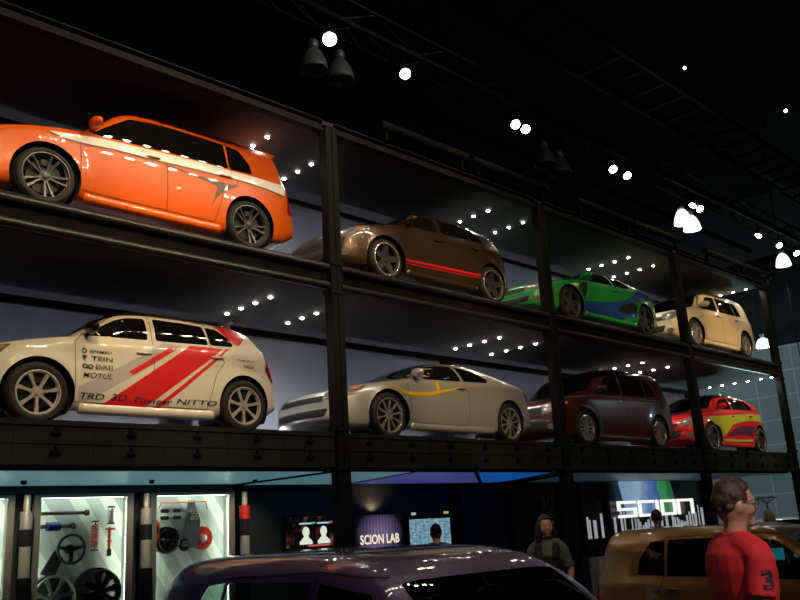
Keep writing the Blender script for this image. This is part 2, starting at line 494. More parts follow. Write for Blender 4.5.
def make_car(kind, label, loc, m, wheel='seven', rim=None, rotz=0., glass=None, opened=False, cat='car', name='car', group=None, decals=None, spoiler=None, skirt=True, lip=None, pillar=None, shadow_grille=True, mirrormat=None, simple=False):
    glass = glass or GLOSSB; rim = rim or SILVER
    sh = Shell(kind); sp = sh.sp
    if opened:   # these two have taller side glass
        sp = dict(sp, side=[[(x, z+(.055 if z > 1.3 else .03 if z > 1.15 else 0)) for x, z in w_] for w_ in sp['side']], doors=[[(x, z+(.03 if z > 1.4 else 0)) for x, z in w_] for w_ in sp['doors']])
    root = thing(name, label, cat, loc, rotz, group)
    xa, xe = sp['top'][0][0], sp['top'][-1][0]; W = sp['W']; wb = sp['wb']; r = sp['r']
    # doors are taken out of the shell as their own parts
    doors = []
    for sg in (-1, 1):
        for di, dp in enumerate(sp['doors']):
            dm = sh.cut(dp, 'side', sg, take=True); doors.append((sg, di, dp, dm))
    if opened:
        for sg in (-1, 1):
            for d in doors:
                if d[0] != sg: continue
                keep, sh.bm = sh.bm, d[3]
                for wp in sp['side']: sh.cut(wp, 'side', sg)
                sh.bm = keep
            for wp in sp['side']: sh.cut(wp, 'side', sg)
        (xb, yb), (xt, yt) = sp['wind']
        sh.cut([(xb, -yb), (xb, yb), (xt, yt), (xt, -yt)], 'top')
        if sp['rear_plane'] == 'rear': sh.cut(sp['rear'], 'rear')
    body = obj('body', mesh_of(sh.bm, 'body', True, recalc=False), m, root)
    doorobj = {}
    for sg, di, dp, dm in doors:
        me = mesh_of(dm, 'door', True, recalc=False)
        o = obj('door', me, m, root); doorobj[(sg, di)] = o
        obj('door_seam', sh.patch(strip(dp+dp[:1], .007), 'side', sg, .003, .08), SEAM, o)
        if di < len(sp['handles']):
            hx, hz = sp['handles'][di]
            obj('door_handle', capsule_on(sh, hx, hz, sg, .19, .034, .022, -.04), CHROME if rim == CHROME else m, o, smooth=True)
    # windows
    for sg in (-1, 1):
        for i, wp in enumerate(sp['side']):
            par = doorobj.get((sg, min(i, len(sp['doors'])-1)), root) if i < len(sp['doors']) else root
            obj('side_window', sh.patch(rounded(wp, .035), 'side', sg, .003 if not opened else -.004, .05), glass, par, smooth=True)
        if pillar:
            a, c = sp['side'][0], sp['side'][1]
            obj('window_pillar', sh.patch([a[-1], a[-2], c[1], c[0]], 'side', sg, .0035), pillar, root, smooth=True)
    (xb, yb), (xt, yt) = sp['wind']
    ws = [(xb, -yb), (xb-.03, -yb*.5), (xb-.04, 0), (xb-.03, yb*.5), (xb, yb), (xt, yt), (xt-.02, 0), (xt, -yt)]
    obj('windshield', sh.patch(rounded(ws, .04), 'top', -1, .003, .06), glass, root, smooth=True)
    if sp['rear_plane'] == 'rear': rw = sh.patch(rounded(sp['rear'], .05), 'rear', -1, .003, .06)
    else:
        (xb, yb), (xt, yt) = sp['rear']; rw = sh.patch(rounded([(xb, -yb), (xb, yb), (xt, yt), (xt, -yt)], .06), 'top', -1, .003, .06)
    obj('rear_window', rw, glass, root, smooth=True)
    # lamps
    for sg in (-1, 1):
        if kind == 'wagon':
            hl = [(-.22,.60),(-.20,.76),(.02,.80),(.20,.80),(.16,.70),(.0,.61)]; tl = [(-.10,.62),(-.10,.94),(.06,.96),(.08,.62)]
        elif kind == 'hatch':
            hl = [(-.20,.58),(-.16,.70),(.08,.76),(.34,.80),(.26,.68),(.05,.58)]; tl = [(-.10,.66),(-.06,.92),(.10,.94),(.16,.78),(.06,.64)]
        else:
            hl = [(-.24,.54),(-.20,.64),(.05,.70),(.36,.745),(.26,.62),(.02,.535)]; tl = [(-.12,.64),(-.10,.86),(.06,.89),(.14,.82),(.06,.64)]
        h = obj('headlight', sh.patch(rounded(hl, .03), 'fdiag', sg, .006, .03), LAMPW, root, smooth=True)
        if not simple:
            s2 = [(x*.3+.20, z*.3+hl[3][1]*.68) for x, z in hl]
            obj('indicator', sh.patch(rounded(s2, .02), 'fdiag', sg, .009, .03), LAMPA, h, smooth=True)
        obj('taillight', sh.patch(rounded(tl, .03), 'rdiag', sg, .006, .03), LAMPR, root, smooth=True)
    # nose
    if kind == 'coupe':
        gr = [(-.45,.52),(.45,.52),(.50,.60),(-.50,.60)]; ai = [(-.50,.31),(.50,.31),(.55,.42),(-.55,.42)]
    elif kind == 'wagon':
        gr = [(-.50,.60),(.50,.60),(.52,.70),(-.52,.70)]; ai = [(-.50,.34),(.50,.34),(.56,.49),(-.56,.49)]
    else:
        gr = [(-.40,.56),(.40,.56),(.42,.64),(-.42,.64)]; ai = [(-.42,.33),(.42,.33),(.52,.48),(-.52,.48)]
    obj('grille', sh.patch(rounded(gr, .03), 'front', -1, .006, .04), SEAM, root, smooth=True)
    obj('air_intake', sh.patch(rounded(ai, .04), 'front', -1, .006, .04), SEAM, root, smooth=True)
    if not simple:
        for sg in (-1, 1):
            f = [(.64*sg+.07*math.cos(2*PI*k/12)*sg, .36+.05*math.sin(2*PI*k/12)) for k in range(12)]
            obj('fog_lamp', sh.patch(f, 'front', -1, .006, .04), LAMPW, root, smooth=True)
        obj('rear_plate_panel', sh.patch([(-.28,.62),(.28,.62),(.28,.76),(-.28,.76)], 'rear', -1, .006, .06), BLACKP, root)
    # mirrors
    mx_, mz = sp['mirror']
    for sg in (-1, 1):
        p, n = sh.side(mx_, mz, sg); b = BM()
        vs = ellipsoid(b, (0, 0, 0), (.075, .12, .068), 16, 10)
        for v in vs:
            if v.co.x > .035: v.co.x = .035
        xf(b, vs, Matrix.Translation(p+Vector((-.02, sg*.13, .045))))
        tube(b, [p+Vector((0, -sg*.01, 0)), p+Vector((-.01, sg*.07, .03))], [.03, .022], 8)
        obj('side_mirror', b, mirrormat or m, root, smooth=True)
    # wheel wells and wheels
    tm, rm, dm = wheel_meshes(wheel, r)
    for sg in (-1, 1):
        for ax in (0, wb):
            b = BM(); Ra = sh.Ra+.004; prev = None
            yo = sg*(W*.925); yi = sg*W*.42
            for k in range(25):
                a = math.radians(-32+244*k/24)
                x, z = ax+Ra*math.cos(a), r+Ra*math.sin(a)
                c = (b.verts.new((x, yo, z)), b.verts.new((x, yi, z)))
                if prev: b.faces.new((prev[0], prev[1], c[1], c[0]))
                prev = c
            b2 = [b.verts.new((ax+Ra*math.cos(math.radians(-32+244*k/24)), yi, r+Ra*math.sin(math.radians(-32+244*k/24)))) for k in range(25)]
            b.faces.new(b2)
            obj('wheel_well', b, SEAM, root)
            w = bpy.data.objects.new('wheel', None); COL.objects.link(w); w.parent = root
            w.location = (ax, sg*(W-.115), r); w.rotation_euler = (0, 0, 0 if sg < 0 else PI)
            instm(tm, 'tire', RUBBER, w); instm(rm, 'rim', rim, w); instm(dm, 'brake_disc', BARREL, w)
            if lip:
                b = BM(); rr = {'thin': .262, 'seven': .238, 'ten': .25, 'chrome': .235, 'big': .255, 'white': .215}[wheel]
                lathe(b, [(rr-.028, -.1), (rr-.016, -.114), (rr+.002, -.113), (rr+.004, -.1)], 40)
                obj('rim_lip', b, lip, w, smooth=True)
    if skirt:
        for sg in (-1, 1):
            b = BM(); n = 30; prev = None
            for k in range(n+1):
                x = .43+(wb-.86)*k/n; p, nn = sh.side(x, .24, sg); y = p.y
                q = [b.verts.new((x, y-sg*.03, .26)), b.verts.new((x, y+sg*.010, .23)), b.verts.new((x, y+sg*.014, .15)), b.verts.new((x, y-sg*.06, .135))]
                if prev:
                    for i in range(3): b.faces.new((prev[i], prev[i+1], q[i+1], q[i]))
                else: b.faces.new(q)
                prev = q
            b.faces.new(prev[::-1])
            obj('side_skirt', b, m, root, smooth=True)
    if spoiler == 'roof':
        b = BM(); x0 = {'wagon': 2.96, 'hatch': 2.56}[kind]; z0 = {'wagon': 1.574, 'hatch': 1.345}[kind]
        for k in range(2): pass
        prof = [(-.06, .0), (.14, -.004), (.29, -.012), (.30, -.036), (.16, -.075), (-.06, -.085)]
        Mx = Matrix.Translation((x0, .56, z0+.012)) @ Matrix(((1, 0, 0, 0), (0, 0, -1, 0), (0, 1, 0, 0), (0, 0, 0, 1)))
        prism(b, prof, Mx, 1.12); bmesh.ops.bevel(b, geom=b.edges[:], offset=.006, segments=2, affect='EDGES')
        obj('roof_spoiler', b, m, root)
    if spoiler == 'wing':
        b = BM(); w_ = thing  # raised wing on two stands
        prof = [(0, .01), (.10, .03), (.20, .05), (.205, .04), (.10, .008), (0, -.008)]
        Mx = Matrix.Translation((2.50, .56, 1.44)) @ Matrix(((1, 0, 0, 0), (0, 0, -1, 0), (0, 1, 0, 0), (0, 0, 0, 1)))
        prism(b, prof, Mx, 1.12)
        for sg in (-1, 1): box(b, 2.50, 2.71, sg*.565-.008, sg*.565+.008, 1.40, 1.50); box(b, 2.54, 2.62, sg*.3-.012, sg*.3+.012, 1.32, 1.46)
        obj('rear_wing', b, m, root)
    if decals: decals(sh, root, body)
    if opened:
        cloth = mat('dark_seat_cloth', (.03, .03, .034), rough=.9, noise=.2, nscale=40)
        fr = BM(); box(fr, .35, 2.95, -.62, .62, .24, .30); obj('cabin_floor', fr, cloth, root)
        b = BM(); box(b, .45, .85, -.66, .66, .62, .93, .06); obj('dashboard', b, BLACKP, root)
        for y in (-.36, .36):
            sx = 1.35
            b = BM(); box(b, sx-.25, sx+.25, y-.24, y+.24, .36, .54, .06)
            st = obj('front_seat', b, cloth, root)
            b = BM(); box(b, -.06, .06, -.23, .23, 0, .60, .05); xf(b, b.verts[:], Matrix.Translation((sx+.24, y, .48)) @ Matrix.Rotation(.22, 4, 'Y')); obj('seat_back', b, cloth, st)
            b = BM(); box(b, -.045, .045, -.13, .13, 0, .17, .04); tube(b, [(0, -.05, -.12), (0, -.05, .03)], .008, 6); tube(b, [(0, .05, -.12), (0, .05, .03)], .008, 6)
            xf(b, b.verts[:], Matrix.Translation((sx+.395, y, 1.13)) @ Matrix.Rotation(.12, 4, 'Y')); obj('headrest', b, cloth, st)
        b = BM(); box(b, 2.05, 2.55, -.58, .58, .36, .56, .06); rs = obj('rear_seat', b, cloth, root)
        b = BM(); box(b, -.06, .06, -.58, .58, 0, .56, .05); xf(b, b.verts[:], Matrix.Translation((2.54, 0, .50)) @ Matrix.Rotation(.25, 4, 'Y')); obj('seat_back', b, cloth, rs)
        for y in (-.33, .33):
            b = BM(); box(b, 2.66, 2.75, y-.13, y+.13, 1.05, 1.2, .04); obj('headrest', b, cloth, rs)
        b = BM(); n = 28
        ring = [Vector((.93+.0, .36, .93))+Matrix.Rotation(-.42, 3, 'Y') @ Vector((0, .18*math.cos(2*PI*k/n), .18*math.sin(2*PI*k/n))) for k in range(n+1)]
        tube(b, ring, .014, 8, caps=False); tube(b, [(.80, .36, .87), (.93, .36, .93)], .03, 8)
        for k in (0, 9, 19): tube(b, [(.93, .36, .93), ring[k]], .012, 6)
        obj('steering_wheel', b, BLACKP, root, smooth=True)
        b = BM(); vs = ellipsoid(b, (.88, 0, 1.36), (.02, .11, .035), 14, 8); tube(b, [(.88, 0, 1.36), (.93, 0, 1.44)], .008, 6); obj('rear_view_mirror', b, BLACKP, root, smooth=True)
    return root, sh

# ------------------------------------------------------------------ the hall (setting)
b = BM(); box(b, -30, 42, -25, 45, -.2, 0)
struct('floor', b, mat('dark_carpet', (.02, .02, .022), rough=.9, noise=.4, nscale=60))
b = BM(); box(b, -30, 42, -25, 45, 17, 17.2)
struct('ceiling', b, mat('dark_hall_roof', (.01, .011, .011), rough=.9, noise=.3, nscale=1))
for nm, q in (('wall_left', (-30.2, -30, -25, 45)), ('wall_back', (-30, 42, 45, 45.2)), ('wall_front', (-30, 42, -25.2, -25))):
    b = BM(); box(b, *q, 0, 17); struct(nm, b, mat('dark_hall_wall', (.014, .015, .016), rough=.9, noise=.2, nscale=1))
def panel_wall():
    m = bpy.data.materials.new('panelled_wall'); m.use_nodes = True; nt = m.node_tree; bs = nt.nodes['Principled BSDF']
    tc = nt.nodes.new('ShaderNodeTexCoord'); mp = nt.nodes.new('ShaderNodeMapping'); mp.inputs['Rotation'].default_value = (0, 0, 0)
    sp = nt.nodes.new('ShaderNodeSeparateXYZ'); cb = nt.nodes.new('ShaderNodeCombineXYZ')
    br = nt.nodes.new('ShaderNodeTexBrick'); br.offset = 0
    br.inputs['Scale'].default_value = 1; br.inputs['Brick Width'].default_value = 1.9; br.inputs['Row Height'].default_value = 1.15
    br.inputs['Mortar Size'].default_value = .035; br.inputs['Mortar Smooth'].default_value = .2
    br.inputs['Color1'].default_value = (.30, .36, .36, 1); br.inputs['Color2'].default_value = (.36, .42, .42, 1); br.inputs['Mortar'].default_value = (.55, .62, .62, 1)
    nt.links.new(tc.outputs['Object'], sp.inputs[0]); nt.links.new(sp.outputs['Y'], cb.inputs['X']); nt.links.new(sp.outputs['Z'], cb.inputs['Y'])
    nt.links.new(cb.outputs[0], br.inputs['Vector']); nt.links.new(br.outputs['Color'], bs.inputs['Base Color']); bs.inputs['Roughness'].default_value = .6
    return m
b = BM(); box(b, 42, 42.2, -25, 45, 0, 9.3); struct('wall_right', b, panel_wall())
b = BM(); box(b, 41.9, 42.2, -25, 45, 9.3, 17); struct('unlit_upper_wall', b, MATS['dark_hall_wall'])  # dark slab stands in for the unlit upper part of the wall

# ------------------------------------------------------------------ the car rack
PX = [2.15, 6.93, 11.70, 16.56, 21.2]
YF, YB = 8.0, 10.5
ZG, ZM0, ZM1, ZM, ZU0, ZU1, ZU, ZR0, ZR = 2.522, 2.53, 2.95, 2.97, 4.774, 5.12, 5.28, 6.996, 7.10
CEIL = mat('dark_grey_ceiling_panel', (.012, .014, .015), rough=.8, noise=.15, nscale=2)
CEILG = mat('pale_soffit_panel', (.42, .46, .47), rough=.7, noise=.08, nscale=2)
BACK = mat('blue_grey_back_panel', (.36, .40, .48), rough=.75, noise=.05, nscale=1.2)
DARKW = mat('charcoal_wall_panel', (.04, .05, .055), rough=.75, noise=.15, nscale=1.5)
rack = thing('display_rack', 'black steel three-storey rack holding the show cars in open bays', 'display rack', (PX[0], YF, 0))
def rk(name, bm, m, **k):
    xf(bm, bm.verts[:], Matrix.Translation((-PX[0], -YF, 0))); return obj(name, bm, m, rack, **k)
for x in PX:
    x_ = x; x = x+.04
    b = BM(); box(b, x-.10, x-.005, YF-.02, YF+.13, 0, ZR, .006); box(b, x+.005, x+.10, YF-.02, YF+.13, 0, ZR, .006)
    for z in (ZM0-.04, ZM1+.02, ZU0-.04, ZU1): box(b, x-.12, x+.12, YF-.035, YF+.14, z, z+.05)
    rk('front_post', b, STEELG); x = x_
    b = BM(); box(b, x-.09, x+.09, YB-.14, YB+.02, 0, ZR, .006); rk('rear_post', b, STEEL)
XL, XR = PX[0]-.1, PX[-1]+.1
for i in range(4):
    a, c = PX[i]+.10, PX[i+1]-.10
    # middle deck
    b = BM(); box(b, a-.1, c+.1, YF+.12, YB, ZM-.06, ZM); rk('deck_floor', b, mat('dark_deck_plate', (.03, .032, .033), rough=.5, noise=.3, nscale=6))
    b = BM(); box(b, a, c, YF, YF+.10, ZM0, ZM1, .008)
    zm = (ZM0+ZM1)/2; box(b, a, c, YF-.012, YF+.0, ZM1-.05, ZM1); box(b, a, c, YF-.012, YF, ZM0, ZM0+.05); box(b, a, c, YF-.008, YF, zm-.012, zm+.012)
    n = 6
    for k in range(1, n): xq = a+(c-a)*k/n; box(b, xq-.006, xq+.006, YF-.006, YF, ZM0+.05, ZM1-.05)
    fa = rk('deck_fascia', b, mat('fascia_steel', (.010, .0135, .0142), rough=.75, spec=.15, noise=.25, nscale=2.5))
    for k in range(n):
        for z in (ZM0+.12, ZM1-.11):
            xq = a+(c-a)*(k+.5)/n
            b = BM(); box(b, xq-.05, xq+.05, YF-.03, YF, z-.014, z+.006); box(b, xq-.014, xq+.014, YF-.026, YF, z, z+.055)
            xf(b, b.verts[:], Matrix.Translation((-PX[0], -YF, 0))); obj('bracket', b, STEEL, fa)
    b = BM(); box(b, a-.1, c+.1, YF+.10, YB, ZG+.0, ZG+.03); rk('soffit', b, CEILG)
    # upper deck
    b = BM(); box(b, a-.1, c+.1, YF+.34, YB, ZU-.06, ZU); rk('deck_floor', b, MATS['dark_deck_plate'])
    b = BM(); box(b, a, c, YF+.02, YF+.10, ZU0+.05, ZU1-.06); box(b, a, c, YF+.02, YF+.34, ZU1-.08, ZU1-.06)
    box(b, a, c, YF+.30, YF+.36, ZU1-.06, ZU-.02)
    fa = rk('deck_fascia', b, STEEL)
    for z in (ZU0+.05, ZU1-.05):
        b = BM(); tube(b, [(a, YF, z), (c, YF, z)], .05, 14); rk('edge_rail', b, mat('glossy_black_rail', (.010, .009, .008), rough=.42, spec=.4), smooth=False)
    b = BM(); box(b, a-.1, c+.1, YF+.10, YB, 4.80, 4.83); rk('ceiling_panel', b, CEIL)
    b = BM(); box(b, a-.1, c+.1, YB-.16, YB-.10, 4.70, 4.80); box(b, a-.1, c+.1, YB-.16, YB-.10, 7.03, ZR); rk('rear_beam', b, STEEL)
    # roof
    b = BM(); box(b, a-.1, c+.1, YF, YB+.02, ZR, ZR+.06); rk('ceiling_panel', b, CEIL)
    b = BM(); box(b, a, c, YF, YF+.08, ZR0, ZR+.08); box(b, a, c, YF-.03, YF, ZR0, ZR0+.03); rk('roof_beam', b, STEELG)
    # rear panels
    b = BM(); box(b, a-.1, c+.1, YB, YB+.04, ZM, 4.80); rk('back_panel', b, BACK)
    b = BM(); box(b, a-.1, c+.1, YB, YB+.04, ZU, ZR); rk('back_panel', b, BACK)
    if i < 3: b = BM(); box(b, a-.1, c+.1, YB, YB+.04, 0, ZM0); rk('lower_wall_panel', b, DARKW)

# ceiling downlights of the bays
LENS = emis('warm_white_lens', (1., .90, .74), 60)
def make_downlight():
    t = thing('downlight', '', 'downlight')
    b = BM(); lathe(b, [(.045, -.05), (.045, 0), (.034, .0), (.030, -.012), (.03, -.05)], 16, axis='z', M=Matrix.Scale(-1, 4, (0, 0, 1))); obj('housing', b, BLACKP, t)
    b = BM(); lathe(b, [(.0005, .014), (.018, .014), (.029, .006), (.030, .0)], 16, axis='z', M=Matrix.Translation((0, 0, -.006)) @ Matrix.Scale(-1, 4, (0, 0, 1))); obj('lens', b, LENS, t)
    l = bpy.data.lights.new('downlight_lamp', 'SPOT'); l.energy = 11; l.color = (1, .9, .74); l.spot_size = math.radians(140); l.spot_blend = .7; l.shadow_soft_size = .03
    lo = bpy.data.objects.new('lamp', l); COL.objects.link(lo); lo.parent = t; lo.location = (0, 0, -.03)
    return t
proto = make_downlight(); first = True
ordinal = ['first', 'second', 'third', 'fourth', 'fifth', 'sixth']
bayname = ['bay of the orange car', 'bay of the brown car', 'bay of the green and blue car', 'bay of the cream car']
bayname2 = ['bay of the white striped car', 'bay of the silver coupe', 'bay of the dark maroon car', 'bay of the red and lime car']
RY = [9.76, 9.42, 9.09, 8.75]
XROW = [[(6.47, 'right')], [(7.52, 'left'), (11.24, 'right')], [(12.25, 'left'), (15.95, 'right')], [(17.0, 'left'), (21.04, 'right')]]
for lvl, z, names, R_ in ((0, 4.80, bayname2, XROW), (1, ZR, bayname, XROW)):
    for i in range(4):
        for x, sd in R_[i]:
            ys = RY if not (i == 3 and sd == 'right') else RY+[8.42, 8.16]
            for k, y in enumerate(ys):
                o = proto if first else copy_tree(proto); first = False
                o.location = (x, y, z)
                o['label'] = 'ceiling downlight over the %s, %s row, %s from the back' % (names[i].replace('bay of the ', ''), sd, ordinal[k])
                o['group'] = 'downlights in the rack ceilings'

# unseen floor strips added behind the cars to brighten the back panels
for lvl, zf, nm in ((0, ZM, bayname2), (1, ZU, bayname)):
    for i in range(4):
        a, c = PX[i]+.3, PX[i+1]-.3
        t = thing('added_wash_strip', 'added slim floor strip light washing the wall behind the %s' % nm[i].replace('bay of the ', ''), 'strip light', ((a+c)/2, 10.30, zf), 0, 'added wall wash strips')
        b = BM(); box(b, -(c-a)/2, (c-a)/2, -.03, .03, 0, .05); obj('housing', b, BLACKP, t)
        b = BM(); box(b, -(c-a)/2+.02, (c-a)/2-.02, -.02, .02, .05, .056); obj('diffuser', b, emis('pale_wash_diffuser', (.86, .90, 1.), 3), t)
        l = bpy.data.lights.new('added_wash_lamp', 'AREA'); l.shape = 'RECTANGLE'; l.size = c-a-.1; l.size_y = .04; l.energy = 27; l.color = (.86, .88, 1.); l.spread = math.radians(150)
        lo = bpy.data.objects.new('lamp', l); COL.objects.link(lo); lo.parent = t; lo.location = (0, 0, .062); lo.rotation_euler = (PI+.45, 0, 0)

# ------------------------------------------------------------------ the eight cars on the rack
ORANGE = paint('orange_paint', (.78, .12, .003))
WHITEP = paint('white_paint', (.74, .72, .66))
SILVERP = paint('silver_paint', (.60, .61, .62), metal=.5, rough=.35)
BROWN = paint('bronze_brown_paint', (.075, .042, .022), metal=.5, rough=.36)
GREEN = paint('bright_green_paint', (.015, .36, .055))
CREAM = paint('cream_paint', (.72, .62, .44))
MAROON = paint('dark_maroon_paint', (.060, .011, .008), metal=0., rough=.3)
RED = paint('red_paint', (.62, .018, .018))
PURPLE = paint('dark_purple_paint', (.095, .058, .165), metal=.3, rough=.38)
GOLD = paint('copper_gold_paint', (.30, .15, .045), metal=.55, rough=.34)
D_WHITE = paint('white_vinyl', (.82, .82, .80)); D_RED = paint('red_vinyl', (.72, .02, .025)); D_GREY = paint('grey_vinyl', (.50, .49, .50))
D_DARK = mat('dark_vinyl', (.015, .017, .035), rough=.4, coat=.6); D_CHAR = mat('charcoal_vinyl', (.10, .06, .04), rough=.4, coat=.5)
D_YEL = paint('yellow_vinyl', (.85, .52, .03)); D_BLUE = paint('blue_vinyl', (.012, .07, .42)); D_LIME = paint('lime_vinyl', (.50, .62, .03))
D_PUR = paint('purple_vinyl', (.09, .03, .10)); D_BLACK = mat('black_vinyl', (.012, .012, .014), rough=.35, coat=.6)

def band(up, lo):
    """quads between two polylines sampled at the same stations"""
    return [[lo[i], lo[i+1], up[i+1], up[i]] for i in range(len(up)-1)]
def dec(sh, body, name, polys, m, off=.005, sides=(-1, 1), label=None, plane='side'):
    for sg in sides:
        obj(name, sh.patch(polys, plane, sg, off, .05), m, body, smooth=True, label=label)
def lettering(sh, body, s, x, z, w, h, m, off=.009, sides=(-1, 1), shear=0., **k):
    for sg in sides:
        bm = fit_text(s, w, h, shear=shear, bold=.010, **k)
        for v in bm.verts:
            v.co.x = x+v.co.x if sg < 0 else x+w-v.co.x
            v.co.y += z
        obj('lettering', sh.patch(bm, 'side', sg, off, .08), m, body)

def d_orange(sh, root, body):
    xs = [.02,.19,.46,.72,1.2,1.83,2.51,2.9,3.2]
    up = list(zip(xs, [.86,.885,.925,.955,.985,1.015,1.025,1.035,1.045])); lo = list(zip(xs, [.85,.815,.82,.845,.855,.885,.905,.895,.87]))
    dec(sh, body, 'belt_stripe', band(up, lo), D_WHITE, label='white stripe along the belt line')
    dec(sh, body, 'stripe_edge', strip([(x, z-.008) for x, z in lo], .018), D_CHAR, .006)
    dec(sh, body, 'arrow_graphic', [[(1.38,.84),(1.38,.83),(1.83,.78),(1.83,.81)],[(1.83,.81),(1.83,.78),(2.12,.73),(2.25,.80)],[(2.25,.80),(2.12,.73),(2.23,.70),(2.44,.815)],[(2.12,.73),(2.03,.45),(2.10,.58),(2.23,.70)]], D_CHAR, .005, label='dark arrow graphic')
def d_white(sh, root, body):
    S = lambda a: [[(x, z) for x, z in p] for p in a]
    dec(sh, body, 'grey_band', [[(.40,.40),(.40,.20),(1.15,.66),(1.12,.80)],[(1.12,.80),(1.15,.66),(1.62,.97),(1.40,.98)]], D_GREY, .0045, label='pale grey slanting band')
    dec(sh, body, 'red_band', [[(.56,.16),(1.06,.16),(2.18,.99),(1.74,.985)]], D_RED, .006, label='wide red slanting band')
    dec(sh, body, 'red_band', [[(1.22,.20),(1.30,.20),(2.30,1.02),(2.23,1.00)]], D_RED, .006, label='thin red slanting line')
    dec(sh, body, 'red_band', [[(.95,.60),(1.02,.58),(1.52,.90),(1.50,.955)]], D_RED, .006)
    dec(sh, body, 'red_band', [[(2.31,1.09),(2.43,1.06),(2.66,1.30),(2.30,1.34),(2.12,1.36),(2.14,1.30)]], D_RED, .006, label='red band rising over the rear pillar')
    T = lambda *a, **k: lettering(sh, body, *a, **k)
    T('BREMBO', .52, .775, .24, .032, D_DARK)
    dec(sh, body, 'round_logo', strip([(.455+.024*math.cos(2*PI*k/12), .79+.024*math.sin(2*PI*k/12)) for k in range(13)], .01), D_DARK, .009, (-1,))
    T('TEIN', .53, .69, .24, .05, D_DARK); dec(sh, body, 'round_logo', [[(.43,.74),(.49,.74),(.47,.71),(.45,.71)],[(.45,.71),(.47,.71),(.465,.69),(.455,.69)]], D_DARK, .009, (-1,))
    T('ENKEI', .58, .60, .19, .052, D_DARK)
    for cx in (.465, .525): dec(sh, body, 'round_logo', strip([(cx+.027*math.cos(2*PI*k/12), .625+.02*math.sin(2*PI*k/12)) for k in range(13)], .012), D_DARK, .009, (-1,))
    T('MOTUL', .44, .505, .33, .055, D_DARK, shear=.25)
    T('TRD', .42, .285, .27, .06, D_DARK, shear=.2); T('3D', .76, .285, .19, .07, D_DARK, shear=.2)
    T('Pioneer', 1.03, .275, .46, .065, D_DARK, shear=.2); T('NITTO', 1.54, .295, .52, .055, D_DARK, shear=.2)
    T('magnaflow', 2.36, .855, .26, .028, D_DARK); T('NGK', 2.45, .775, .17, .042, D_DARK)
    dec(sh, body, 'sill_line', strip([(.44,.215),(2.02,.225)], .012), D_DARK, .006)
def d_silver(sh, root, body):
    up = [(-.16,.80),(.1,.745),(.33,.685),(.60,.69),(.85,.71),(1.2,.765),(1.55,.835)]; lo = [(-.16,.79),(.1,.72),(.33,.635),(.60,.63),(.9,.655),(1.2,.72),(1.55,.815)]
    dec(sh, body, 'flank_stripe', band(up, lo), D_YEL, label='yellow curved stripe along the flank')
    dec(sh, body, 'flank_stripe', [[(.98,.70),(1.06,.715),(1.06,.90),(1.0,.89)]], D_YEL, .006)
    dec(sh, body, 'flank_stripe', strip([(1.55,.825),(1.9,.88),(2.25,.92)], .012), D_YEL)
def d_brown(sh, root, body):
    dec(sh, body, 'sill_stripe', strip([(.38,.375),(1.2,.40),(2.12,.42)], .035), D_RED, label='red line along the sill')
    dec(sh, body, 'sill_stripe', strip([(.38,.325),(1.2,.35),(2.12,.375)], .012), D_RED, .005)
def d_green(sh, root, body):
    dec(sh, body, 'blue_panel', [[(.40,.42),(.36,.16),(1.2,.16),(1.2,.52)],[(1.2,.52),(1.2,.16),(2.1,.16),(2.35,.20),(2.2,.60),(1.74,.60)],[(1.74,.60),(2.2,.60),(2.2,.77)],[(2.2,.77),(2.2,.66),(2.7,.72),(3.1,.86),(3.0,.96),(2.54,.98)]], D_BLUE, .0045, label='blue lower flank and rear')
    dec(sh, body, 'black_flash', [[(1.58,.40),(1.75,.52),(2.2,.66),(2.36,.62),(2.30,.44),(1.9,.36)]], D_BLACK, .006, label='black flash before the rear wheel')
    dec(sh, body, 'black_flash', [[(.24,.66),(.45,.80),(.62,.84),(.54,.60),(.40,.44),(.37,.56)]], D_BLACK, .006, label='black patch behind the front wheel')
    dec(sh, body, 'green_tail', [[(1.72,.22),(2.3,.20),(2.34,.34),(1.95,.32)]], GREEN, .007)
def d_red(sh, root, body):
    xs = [-.05,.3,.7,1.2,1.7,2.2,2.75]
    up = list(zip(xs, [.78,.80,.83,.865,.90,.94,.93])); lo = list(zip(xs, [.68,.56,.56,.66,.74,.77,.75]))
    dec(sh, body, 'lime_band', band(up, lo), D_LIME, label='broad lime green band')
    dec(sh, body, 'lime_band', band([(.36,.56),(.7,.56),(1.0,.62)], [(.36,.38),(.5,.36),(.72,.46)]), D_LIME)
    dec(sh, body, 'purple_swoosh', band([(.62,.34),(1.0,.52),(1.5,.62),(2.2,.64)], [(.62,.32),(1.0,.40),(1.5,.42),(2.0,.40)]), D_PUR, .006, label='dark purple swoosh')
    dec(sh, body, 'lime_band', strip([(.45,.27),(1.2,.28),(2.0,.30)], .05), D_LIME, .006)
def d_maroon(sh, root, body):
    dec(sh, body, 'belt_trim', strip([(-.30,.885),(.4,.935),(1.4,.955),(2.6,.975)], .018), mat('pale_gold_trim', (.75, .62, .48), rough=.2, metal=.8), label='pale bright line along the belt')

